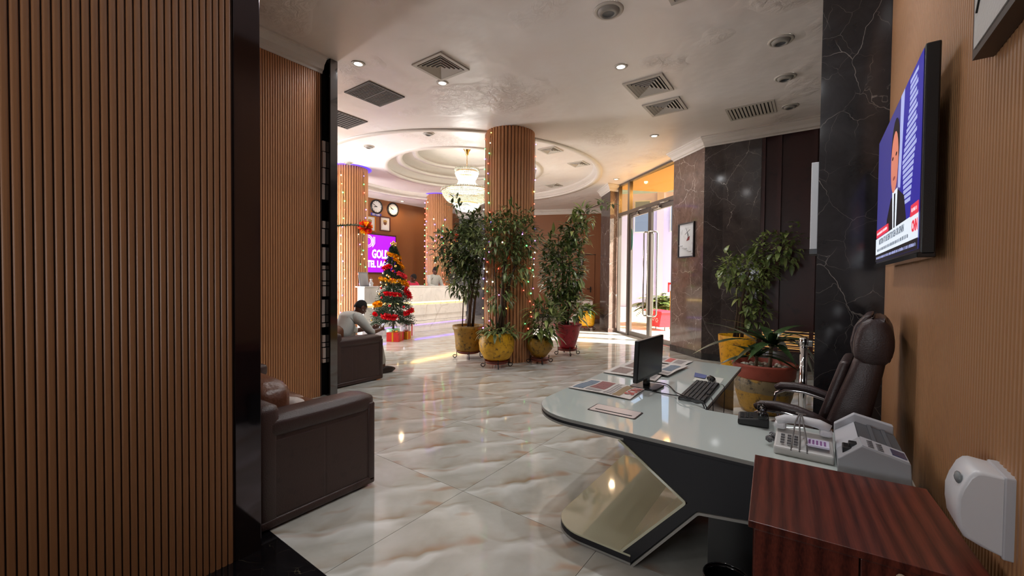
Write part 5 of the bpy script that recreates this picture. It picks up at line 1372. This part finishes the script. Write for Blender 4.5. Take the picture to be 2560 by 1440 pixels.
pm_, bm_ = person('person', 'seated person in white shirt leaning forward over a phone', J, headM((xs+.01, 3.755, 1.045), (.06, .86, -.50), (0, .45, .9)), m_skin, m_shirt_w, m_khaki, hands={'l': ((.5, 1, 0), (.1, -.2, 1), (1, -.3, 0)), 'r': ((-.4, 1, .1), (-.1, -.2, 1), (-1, -.2, 0))}, shoe_m=mat('dark_brown_shoe', srgb(48, 34, 28), .4))
b = MB(); b.tube([V((xs+.13, 4.0, .69))-V(pm_.location)+.032*V((math.cos(k*PI/6)*.9, .0, math.sin(k*PI/6))) for k in range(12)], .006, 5, closed=True); b.build('wristwatch', m_black, pm_)
b = MB(); b.ball(V((xs+.083, 3.735, 1.03))-V(pm_.location), (.012, .012, .014), 8, 6); b.tube([V((xs+.085, 3.74, 1.025))-V(pm_.location), V((xs+.082, 3.755, 1.0))-V(pm_.location)], .005, 5); b.build('earbud', m_white, pm_)
ph = thing('mobile_phone', 'dark mobile phone held in the hands of the seated person', 'phone', (xs+.015, 4.13, .72))
b = MB(); b.box((-.036, -.004, -.072), (.036, .004, .072), .004, M=Matrix.Rotation(math.radians(-50), 4, 'X')); b.build('case', m_black, ph)
b = MB(); b.box((-.032, .0038, -.066), (.032, .0048, .066), M=Matrix.Rotation(math.radians(-50), 4, 'X') @ Matrix.Rotation(PI, 4, 'Z')); b.build('screen', mat('phone_screen', srgb(150, 160, 175), .2, emit=.5), ph)
def receptionist(label, x, y, dz, lean, shirt_m, top, look):
    J = dict(pelvis=V((x, y, .98+dz)), chest=V((x+lean*.55, y, 1.34+dz)), neck=V((x+lean*.9, y, 1.50+dz)), shl=V((x+lean*.6, y+.205, 1.43+dz)), shr=V((x+lean*.6, y-.205, 1.43+dz)),
        ell=V((x+.06+lean, y+.27, 1.17+dz)), elr=V((x+.06+lean, y-.27, 1.17+dz)), wrl=V((x+.28, y+.16, 1.13+dz)), wrr=V((x+.28, y-.16, 1.13+dz)),
        knl=V((x, y+.11, .52+dz*.5)), knr=V((x, y-.11, .52+dz*.5)), anl=V((x, y+.12, .09)), anr=V((x, y-.12, .09)), toel=V((x+.2, y+.13, 0)), toer=V((x+.2, y-.13, 0)))
    h = V((x+lean*1.15+.03, y, 1.62+dz))
    return person('person', label, J, headM(h, look), m_skin, shirt_m, m_navy, hands={'l': ((1, -.3, -.1), (0, -1, 0), (0, 0, -1)), 'r': ((1, .3, -.1), (0, 1, 0), (0, 0, -1))}, long_sleeve=True, htop=top)
p_, b_ = receptionist('standing person in white shirt with flat-topped black hair behind the counter', -9.86, 9.25, .11, .03, m_shirt_w, .03, (1, -.35, -.25))
c_ = MB(); 
for sy in (-1, 1): c_.poly([V((.065, sy*.008, 1.475)), V((.10, sy*.075, 1.525)), V((.075, sy*.085, 1.565)), V((.05, sy*.05, 1.55))])
c_.build('collar', m_shirt_w, p_)
receptionist('person in raspberry red shirt bending over the desk behind the counter', -9.95, 8.33, -.10, .14, m_shirt_r, .0, (1, .1, -.9))

# ------------------------------------------------------------------ reception counter
ct = thing('reception_counter', 'long white marble reception counter with glowing strip and stepped base', 'counter', (-9.2, 7.9, 0))
y0_, y1_ = -1.86, 1.86
def cbox(x0, x1, z0, z1, nm, m, bev=.004, ya=None, yb=None):
    b = MB(); b.box((x0+9.2, (ya if ya is not None else y0_), z0), (x1+9.2, (yb if yb is not None else y1_), z1), bev); return b.build(nm, m, ct)
m_warmstrip = mat('warm_led', (1, .72, .25), .4, emit=7.0); m_violet = mat('violet_led', srgb(150, 120, 255), .4, emit=3.0)
cbox(-9.25, -8.86, 1.255, 1.285, 'top', m_whitemarble); cbox(-9.15, -8.87, .845, 1.254, 'upper_front', m_whitemarble)
cbox(-9.15, -8.955, .76, .843, 'light_recess', m_whitemarble); cbox(-8.955, -8.945, .81, .835, 'led_strip', m_warmstrip, 0, y0_+.02, y1_-.02)
cbox(-9.15, -8.90, .47, .76, 'lower_front', m_whitemarble); cbox(-9.15, -8.93, .31, .465, 'step', m_whitemarble); cbox(-9.15, -8.905, .215, .305, 'step', m_whitemarble)
cbox(-9.15, -8.95, .0, .20, 'base', m_whitemarble); cbox(-8.95, -8.935, .195, .213, 'violet_strip', m_violet, 0, y0_+.02, y1_-.02)
es = thing('display_card', 'grey card leaning back on the left end of the reception counter', 'card', (-9.05, 6.17, 1.285), PI/2)
b = MB(); b.box((-.13, -.006, 0), (.13, .006, .36), .002, M=Matrix.Rotation(math.radians(-12), 4, 'X')); b.build('board', mat('slate_card', srgb(120, 122, 128), .5), es)
b = MB(); b.box((-.11, -.009, .03), (.11, -.006, .33), M=Matrix.Rotation(math.radians(-12), 4, 'X')); b.build('board_face', mat('grey_card', srgb(150, 150, 154), .5), es)
fg = thing('figurine', 'small white figurine in front of the leaning grey card', 'ornament', (-8.97, 6.30, 1.285))
b = MB(); b.lathe([(0, 0), (.045, 0), (.05, .05), (.04, .11), (.025, .13), (0, .135)], 14); b.build('body', m_white, fg)
b = MB(); b.ball((0, 0, .165), .035, 12, 8); b.build('head', m_white, fg)
for sy in (-1, 1):
    b = MB(); b.tube([(0, sy*.03, .11), (.03, sy*.05, .07)], .010, 6); b.build('arm', m_white, fg)
b = MB(); b.lathe([(.03, .188), (.018, .21), (0, .24)], 10); b.build('hat', m_pmar, fg)
cm = thing('monitor', 'black monitor back on the reception counter at the far end', 'monitor', (-9.10, 9.45, 1.285))
b = MB(); b.box((-.02, -.24, .05), (.03, .24, .37), .01); b.build('case', mat('grey_black_plastic', srgb(44, 44, 46), .45), cm)
b = MB(); b.box((.0305, -.16, .25), (.032, -.04, .29)); b.build('pale_label', m_news, cm)
b = MB(); b.box((-.03, -.03, .01), (.0, .03, .1)); b.box((-.09, -.11, 0), (.05, .11, .012), .004); b.build('stand', m_black, cm)
kp = thing('open_book', 'open white register lying on the reception counter', 'book', (-9.06, 7.86, 1.285))
b = MB(); b.box((-.12, -.20, 0), (.12, .20, .012), .003); b.build('pages', m_white, kp)

# ------------------------------------------------------------------ reception wall: clocks, frames, sign
XW = -12.2
def wallM(y, z, o=0): return face_matrix((XW+o, y, z), (0, 1, 0), (0, 0, 1))
def clock(label, y, z, r, hm):
    o = thing('wall_clock', label, 'clock', (XW, y, z)); M0 = face_matrix((0, 0, 0), (0, 1, 0), (0, 0, 1))
    b = MB(); t = MB(); t.lathe([(r*.80, .012), (r*.80, .03), (r*.86, .042), (r*.97, .035), (r, .015), (r, 0)], 40); b.merge(t.bm, M0, smooth=True); b.build('rim', m_black, o)
    b = MB(); t = MB(); t.lathe([(r*.82, .014), (0, .014)], 32); b.merge(t.bm, M0); fc = b.build('dial', mat('clock_dial', srgb(226, 226, 224), .5) if 'clock_dial' not in bpy.data.materials else bpy.data.materials['clock_dial'], o)
    b = MB()
    for k in range(12):
        a = k*PI/6; b.box((-.006, r*.66, .0145), (.006, r*.76, .016), M=M0 @ Matrix.Rotation(-a, 4, 'Z'))
    b.build('hour_marks', m_black, fc, kind='stuff')
    for ang, ln, w_ in ((hm[0], .42, .012), (hm[1], .62, .008)):
        b = MB(); b.box((-w_, -.02, .017), (w_, r*ln, .02), M=M0 @ Matrix.Rotation(-math.radians(ang), 4, 'Z')); b.build('hand', m_black, fc)
clock('left hand round clock above the blue name plate', 8.774, 3.94, .245, (262, 300)); clock('right hand round clock without a plate below', 9.459, 3.94, .245, (285, 302))
o = thing('name_plate', 'small blue plate with white capitals under the left clock', 'plate', (XW, 8.759, 3.665))
b = MB(); b.box((0, -.21, -.05), (.012, .21, .05)); b.build('plate', mat('blue_plate', srgb(70, 66, 150), .4), o)
put_text('KEY YORK', .085, m_white, o, face_matrix((.014, 0, 0), (0, 1, 0), (0, 0, 1)), extrude=.0005, bold=.003, sx=.75)
def wframe(label, y0, y1, z0, z1, fm, portrait):
    o = thing('framed_portrait', label, 'picture', (XW, (y0+y1)/2, (z0+z1)/2)); w_, h = (y1-y0)/2, (z1-z0)/2; f = .035
    b = MB()
    for a, c in (((0, -w_, -h), (.03, w_, -h+f)), ((0, -w_, h-f), (.03, w_, h)), ((0, -w_, -h+f), (.03, -w_+f, h-f)), ((0, w_-f, -h+f), (.03, w_, h-f))): b.box(a, c)
    b.build('frame', fm, o)
    b = MB(); b.box((0, -w_+f, -h+f), (.012, w_-f, h-f)); q = b.build('mat_board', m_news, o)
    b = MB()
    b.ball((.014, 0, h*.18), (.004, .07, .085), 12, 8); b.build('painted_face', m_skin, q)
    b = MB(); b.ball((.0145, 0, h*.36), (.004, .085, .05), 10, 6); b.build('painted_cap', mat('ochre_cap', srgb(150, 120, 66), .6) if 'ochre_cap' not in bpy.data.materials else bpy.data.materials['ochre_cap'], q)
    b = MB(); b.poly([(.0145, -.16, -h*.75), (.0145, .16, -h*.75), (.0145, .10, -h*.1), (.0145, -.10, -h*.1)]); b.build('painted_robe', m_white, q)
wframe('portrait in dark frame under the right clock', 8.905, 9.34, 3.13, 3.64, m_darkwood, 1); wframe('portrait in gilt frame partly behind the red bow', 8.28, 8.73, 3.07, 3.60, m_gold, 1)
sgn = thing('hotel_sign', 'purple lit sign with white lettering on the reception wall', 'sign', (XW, 8.5, 2.33))
b = MB(); b.box((0, -1.06, -.69), (.08, 1.06, .69), .01); b.build('sign_frame', m_darkwood, sgn)
b = MB(); b.box((.08, -1.01, -.64), (.084, 1.01, .63)); b.build('lit_panel', mat('violet_panel', srgb(142, 14, 244), .4, emit=1.3), sgn)
m_lit = mat('lit_letters', (1, .97, 1), .4, emit=1.8)
SM = lambda y, z: face_matrix((.086, y, z), (0, 1, 0), (0, 0, 1))
put_text('GOLD', .40, m_lit, sgn, SM(.385, -.03), extrude=.002, bold=.012, sx=.62)
put_text('HOTEL LAGOS', .31, m_lit, sgn, SM(.22, -.37), extrude=.002, bold=.010, sx=.66)
b = MB()
for r in (.12, .17): b.tube([(.088, -.10+r*math.cos(a*PI/14), .40+r*1.15*math.sin(a*PI/14)) for a in range(28)], .010, 5, closed=True)
b.tube([(.088, .10, .56), (.088, .10, .36), (.088, .05, .26)], .010, 5); b.tube([(.088, .15, .56), (.088, .15, .34), (.088, .06, .21)], .010, 5)
b.build('ring_emblem', m_lit, sgn)

# ------------------------------------------------------------------ chandelier
cx_, cy_ = -7.62, 8.33
chd = thing('chandelier', 'large tiered crystal chandelier with gold canopy hanging in the recess', 'chandelier', (cx_, cy_, ZD))
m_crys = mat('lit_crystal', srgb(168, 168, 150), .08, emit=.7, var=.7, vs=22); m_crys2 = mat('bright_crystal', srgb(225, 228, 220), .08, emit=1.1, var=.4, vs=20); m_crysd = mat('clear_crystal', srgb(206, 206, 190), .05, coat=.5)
Z = lambda z: z-ZD
b = MB(); b.lathe([(.11, 0), (.10, -.03), (.05, -.10), (.035, -.17), (.012, -.19), (0, -.19)], 24); b.build('canopy', m_gold, chd)
b = MB()
k = 0; zc = -.19
while zc > Z(4.52):
    t = Matrix.Rotation(PI/2*(k % 2), 4, 'Z')
    b.tube([V((0, 0, zc-.022))+t @ V((.013*math.cos(a*PI/4), 0, .026*math.sin(a*PI/4))) for a in range(8)], .0045, 4, closed=True); zc -= .042; k += 1
b.build('chain', m_gold, chd)
for r, z in ((.30, 4.36), (.20, 4.22), (.66, 3.86), (.62, 3.78), (.30, 3.52)):
    b = MB(); b.tube([(r*math.cos(a*PI/20), r*math.sin(a*PI/20), Z(z)) for a in range(40)], .010, 5, closed=True); b.build('gold_ring', m_gold, chd)
def octa(bm, c, r, h, mi=0, asp=1):
    v = [bm.verts.new((c[0], c[1], c[2]+h)), bm.verts.new((c[0], c[1], c[2]-h))]+[bm.verts.new((c[0]+r*math.cos(a*PI/2+.3), c[1]+r*math.sin(a*PI/2+.3), c[2])) for a in range(4)]
    for i in range(4):
        for p in (0, 1):
            f = bm.faces.new((v[p], v[2+i], v[2+(i+1) % 4]) if p == 0 else (v[1], v[2+(i+1) % 4], v[2+i])); f.material_index = mi
def tier(name, prof, step, r, h, m, dens=1.0):
    b = MB()
    for (r0, z0), (r1, z1) in zip(prof, prof[1:]):
        L_ = math.hypot(r1-r0, z1-z0); n = max(1, int(L_/step))
        for i in range(n):
            t = (i+.5)/n; rr = r0+(r1-r0)*t; zz = z0+(z1-z0)*t; q = max(6, int(2*PI*rr/(step*.9)*dens)); ph_ = random.random()
            for j in range(q):
                a = 2*PI*(j+ph_)/q; octa(b.bm, (rr*math.cos(a), rr*math.sin(a), Z(zz)), r*random.uniform(.8, 1.15), h*random.uniform(.85, 1.2))
    b.build(name, m, chd, kind='stuff')
tier('crown_leaves', [(.31, 4.44), (.33, 4.40)], .05, .028, .045, m_crysd)
tier('crown_crystals', [(.31, 4.36), (.27, 4.24), (.22, 4.16)], .05, .026, .034, m_crys2)
tier('neck_strands', [(.20, 4.18), (.23, 4.05), (.33, 3.95), (.56, 3.89)], .038, .022, .034, m_crys2)
tier('basket_rim', [(.68, 3.90), (.67, 3.86)], .05, .026, .032, m_crysd)
tier('basket_crystals', [(.66, 3.84), (.62, 3.72), (.52, 3.60), (.36, 3.53)], .040, .020, .026, m_crys)
tier('lower_basket', [(.34, 3.50), (.30, 3.42), (.18, 3.35), (.06, 3.32)], .040, .020, .026, m_crys2)
for z_, e_ in ((4.30, 14), (3.20, 130)):
    l = light('chandelier_glow', 'POINT', (0, 0, Z(z_)), e_, (1, .98, .92), shadow_soft_size=.15); l.parent = chd
# ------------------------------------------------------------------ Christmas tree and presents
xt = thing('christmas_tree', 'decorated Christmas tree with gold and red tinsel before the counter', 'tree', (-8.25, 6.42, 0))
m_needle = leaf_mat('fir_needle', srgb(20, 42, 26), srgb(52, 86, 52), .6)
b = MB(); b.tube([(0, 0, .10), (0, 0, 2.2)], [.03, .012], 8); b.build('trunk', m_bark, xt)
b = MB(); b.lathe([(0, .0), (.14, 0), (.16, .26), (.14, .27), (0, .26)], 20); b.build('stand', mat('pale_green_wrap', srgb(150, 214, 176), .3, var=.2), xt)
def tr(z): return .47*(1-(z-.45)/1.95)**.85+.03
b = MB()
for k in range(1000):
    z = .42+1.85*random.random()**1.25; a = random.uniform(0, 2*PI); R_ = tr(z)*random.uniform(.85, 1.12)
    p0 = V((0, 0, z+.06)); p1_ = V((R_*math.cos(a), R_*math.sin(a), z-.06))
    for i in range(9):
        t = .35+.65*i/8; p = p0.lerp(p1_, t)
        for s_ in range(3):
            d = V((random.uniform(-1, 1), random.uniform(-1, 1), random.uniform(-.6, .9)))+V((math.cos(a), math.sin(a), 0))*.8; d.normalize(); q = p+d*.05
            u = d.orthogonal().normalized()*.006
            f = b.bm.faces.new([b.bm.verts.new(x) for x in (p-u, p+u, q)])
b.build('needles', m_needle, xt, kind='stuff')
m_tgold = mat('gold_tinsel', srgb(226, 160, 24), .2, .7, var=.35, vs=40); m_tred = mat('red_tinsel', srgb(206, 26, 40), .2, .5, var=.35, vs=40)
def tinsel(pts, r, m, name='tinsel', par=None, n=30):
    b = MB(); P = [V(p) for p in pts]
    for i in range(len(P)-1):
        for k in range(n):
            c = P[i].lerp(P[i+1], k/n); d = V((random.gauss(0, 1), random.gauss(0, 1), random.gauss(0, 1))).normalized(); e_ = d.orthogonal().normalized()*.008; q = c+d*r
            b.bm.faces.new([b.bm.verts.new(x) for x in (c-e_, c+e_, q+e_, q-e_)])
    return b.build(name, m, par or xt, kind='stuff')
VA = math.atan2(-6.42, 8.25)   # direction towards the viewer seen from the tree
def ring_seg(z0, z1, a0, a1, k=8, f=1.04): return [(tr(z0+(z1-z0)*i/k)*f*math.cos(VA+a0+(a1-a0)*i/k), tr(z0+(z1-z0)*i/k)*f*math.sin(VA+a0+(a1-a0)*i/k), z0+(z1-z0)*i/k) for i in range(k+1)]
tinsel(ring_seg(2.10, 1.98, -1.6, 1.5), .055, m_tgold); tinsel(ring_seg(1.98, 1.72, .1, 1.7), .055, m_tgold); tinsel(ring_seg(1.48, 1.40, -1.7, 1.4), .065, m_tgold); tinsel(ring_seg(1.40, 1.30, .7, 1.7), .055, m_tgold); tinsel(ring_seg(.86, .90, -1.3, -.75), .08, m_tgold)
tinsel(ring_seg(1.72, 1.78, -1.4, -.3), .065, m_tred); tinsel(ring_seg(1.62, 1.52, .4, 1.5), .06, mat('pink_tinsel', srgb(226, 70, 84), .25, .4, var=.3, vs=40)); tinsel(ring_seg(1.14, 1.10, -.55, .45), .06, m_tred); tinsel(ring_seg(1.24, 1.02, .9, 1.4), .085, m_tred); tinsel(ring_seg(.62, .58, -.5, .15), .08, m_tred); tinsel(ring_seg(.66, .74, .55, 1.3), .065, m_tred); tinsel(ring_seg(.66, .64, -1.15, -.95), .05, m_tred)
m_bau = [mat('gold_bauble', srgb(240, 200, 120), .12, .8), mat('silver_bauble', srgb(226, 226, 230), .1, .8), mat('red_bauble', srgb(200, 30, 44), .12, .5)]
for k in range(34):
    z = .5+1.5*((k*.618) % 1); a = random.uniform(-1.6, 1.6); R_ = tr(z)*1.06
    b = MB(); b.ball((R_*math.cos(VA+a), R_*math.sin(VA+a), z), random.uniform(.022, .034), 10, 7); b.build('bauble', m_bau[k % 3], xt)
b = MB()
for k in range(5): a = k*2*PI/5; b.ball((.05*math.sin(a)*math.sin(VA), -.05*math.sin(a)*math.cos(VA), 2.32+.05*math.cos(a)), .03, 8, 6)
b.ball((0, 0, 2.32), .035, 8, 6); b.build('top_bow', m_bau[0], xt)
b = MB(); b.tube([(0, 0, 2.1), (0, 0, 2.3)], .012, 6); b.build('top_spike', m_bau[1], xt)
def gift(label, x, y, w, d, h, m, rm, rz, z=0):
    o = thing('gift_box', label, 'present', (x, y, z), rz)
    b = MB(); b.box((-w/2, -d/2, 0), (w/2, d/2, h), .003); b.build('box', m, o)
    b = MB(); b.box((-w/2-.002, -.02, -.0), (w/2+.002, .02, h+.002)); b.box((-.02, -d/2-.002, 0), (.02, d/2+.002, h+.002))
    for sx in (-1, 1): b.tube([(0, 0, h), (sx*.05, .01, h+.04), (sx*.08, 0, h+.02), (0, 0, h)], .008, 5)
    b.build('ribbon', rm, o)
m_gred = mat('red_gift_wrap', srgb(176, 38, 36), .25, var=.2, vs=20); m_ggold = mat('gold_gift_wrap', srgb(220, 150, 30), .2, .5); m_ggrey = mat('silver_gift_wrap', srgb(172, 164, 176), .25, .3); m_gwhite = mat('white_gift_wrap', srgb(236, 222, 234), .4)
gift('red striped present in front of the Christmas tree', -8.05, 6.32, .30, .30, .22, m_gred, m_ggold, .5)
gift('small gold present right of the red one', -8.12, 6.70, .18, .18, .19, m_ggold, m_gred, .3)
gift('silver present behind the red and gold ones', -8.42, 6.86, .28, .2, .28, m_ggrey, m_gwhite, .2)
gift('white present with red ribbon next to the counter base', -8.55, 7.16, .2, .2, .34, m_gwhite, m_gred, .1)

# ------------------------------------------------------------------ fairy lights and garlands on the columns
BC = {'green': (.10, 1, .18), 'red': (1, .10, .06), 'blue': (.22, .16, 1), 'amber': (1, .62, .12), 'white': (.95, 1, .75), 'violet': (.62, .22, 1)}
BM_ = {k: mat(k+'_bulb', c, .3, emit=6.0) for k, c in BC.items()}
m_wire = mat('green_wire', srgb(24, 40, 26), .6)
def fairy(label, cx, cy, strings, r=.47, group='fairy lights down the ribbed columns', br=.016):
    o = thing('fairy_lights', label, 'lights', (cx, cy, 0), 0, group); w = MB(); bs = {k: MB() for k in BC}
    va = math.atan2(-cy, -cx)
    for a0, z0, z1, n, wob in strings:
        pts = []
        for i in range(n*2+1):
            t = i/(n*2); a = va+a0+wob*math.sin(t*13+a0*5)+random.uniform(-.03, .03); rr = r+.012
            p = V((rr*math.cos(a), rr*math.sin(a), z0+(z1-z0)*t)); pts.append(p)
            if i % 2: 
                k = random.choice(('green', 'red', 'blue', 'amber', 'red', 'green', 'violet', 'white')); bs[k].ball(p+V((math.cos(a), math.sin(a), 0))*.012, br*random.uniform(.8, 1.3), 8, 6)
        w.tube(pts, .0035, 4)
    w.build('wire', m_wire, o)
    for k, mb in bs.items():
        if len(mb.bm.verts): mb.build(k+'_bulbs', BM_[k], o, kind='stuff')
        else: mb.bm.free()
# viewer's left is +angle seen from the column looking at the viewer
fairy('fairy lights with coloured bulbs down the near ribbed column', *COLS[0], [(-1.25, 4.15, .5, 20, .08), (-.85, 4.2, .3, 22, .10), (1.25, 4.1, 1.0, 14, .10), (.75, 2.4, .6, 9, .25), (-.35, 2.5, .4, 9, .3), (1.0, 2.2, .5, 8, .2)], br=.0115)
fairy('fairy lights with coloured bulbs down the left ribbed column by the granite post', *COLS[1], [(-.75, 4.2, .6, 17, .08), (-.35, 4.2, .5, 17, .10), (.85, 4.25, .6, 17, .10), (.55, 3.0, .7, 9, .1), (-1.1, 2.0, .5, 7, .1)], br=.014)
fairy('fairy lights with coloured bulbs down the far ribbed column behind the counter', *COLS[2], [(-1.4, 4.2, 1.2, 16, .05), (-1.0, 4.2, 1.2, 14, .08), (-.3, 3.6, 1.2, 13, .10), (.3, 3.6, 1.2, 12, .10), (1.0, 3.2, 1.2, 10, .08)], br=.017)
def garland(label, pts):
    b = MB(); P = [V(p) for p in pts]
    for i in range(len(P)-1):
        for k in range(120):
            c = P[i].lerp(P[i+1], k/120); d = V((random.gauss(0, 1), random.gauss(0, 1), random.gauss(0, 1))).normalized(); e_ = d.orthogonal().normalized()*.005; q = c+d*.035
            b.bm.faces.new([b.bm.verts.new(x) for x in (c-e_, c+e_, q)])
    b.tube(P, .010, 5); o = b.build('garland', m_needle); tag(o, label, 'garland')
def rosette(label, c, r, m1, m2):
    o = thing('bow', label, 'bow', c, 0)
    for m, n, q in ((m1, 190, 1.0), (m2, 150, .95)):
        b = MB()
        for k in range(n):
            d = V((random.gauss(0, 1), random.gauss(0, 1), random.gauss(0, 1))).normalized(); e_ = d.orthogonal().normalized()*.018; p = d*r*q*random.uniform(.75, 1.05)
            b.bm.faces.new([b.bm.verts.new(x) for x in (d*.03-e_*.3, d*.03+e_*.3, p+e_, p-e_)])
        b.build('loops', m, o, kind='stuff')
c2 = V((COLS[1][0], COLS[1][1], 0)); t2 = V((-COLS[1][0], -COLS[1][1], 0)).normalized(); s2 = V((-t2.y, t2.x, 0))
garland('green garland from the granite post to the red and gold bow', [(-4.93, 2.96, 2.16), (-7.0, 4.6, 2.50), (-9.30, 6.30, 2.80)])
rosette('red and gold bow on the left ribbed column', (-9.35, 6.40, 2.79), .19, m_tred, m_tgold)
garland('dark green garland on the far ribbed column running to its bow', [(-10.45, 9.78, 3.05), (-10.2, 9.95, 3.04), (-10.02, 10.2, 2.98), (-9.98, 10.4, 2.93)])
rosette('red and gold bow on the far ribbed column', (-9.98, 10.46, 2.90), .16, m_tred, m_tgold)
# decorated shrub beyond the near column and white table by the restroom wall
vt = thing('side_table', 'white table with a slanted leg near the restroom door', 'table', (-6.65, 13.05, 0), math.atan2(dF.y, dF.x))
b = MB(); b.box((-.38, -.22, .72), (.50, .22, .77), .004); b.build('table_top', m_whitemarble, vt)
b = MB(); b.prism([(-.36, 0), (-.20, 0), (.33, .72), (.19, .72)], -.2, .2, axis='y'); b.build('slanted_leg', m_whitemarble, vt)
b = MB(); b.prism([(.40, 0), (.50, 0), (.50, .72), (.40, .72)], -.2, .2, axis='y'); b.build('second_leg', m_whitemarble, vt)
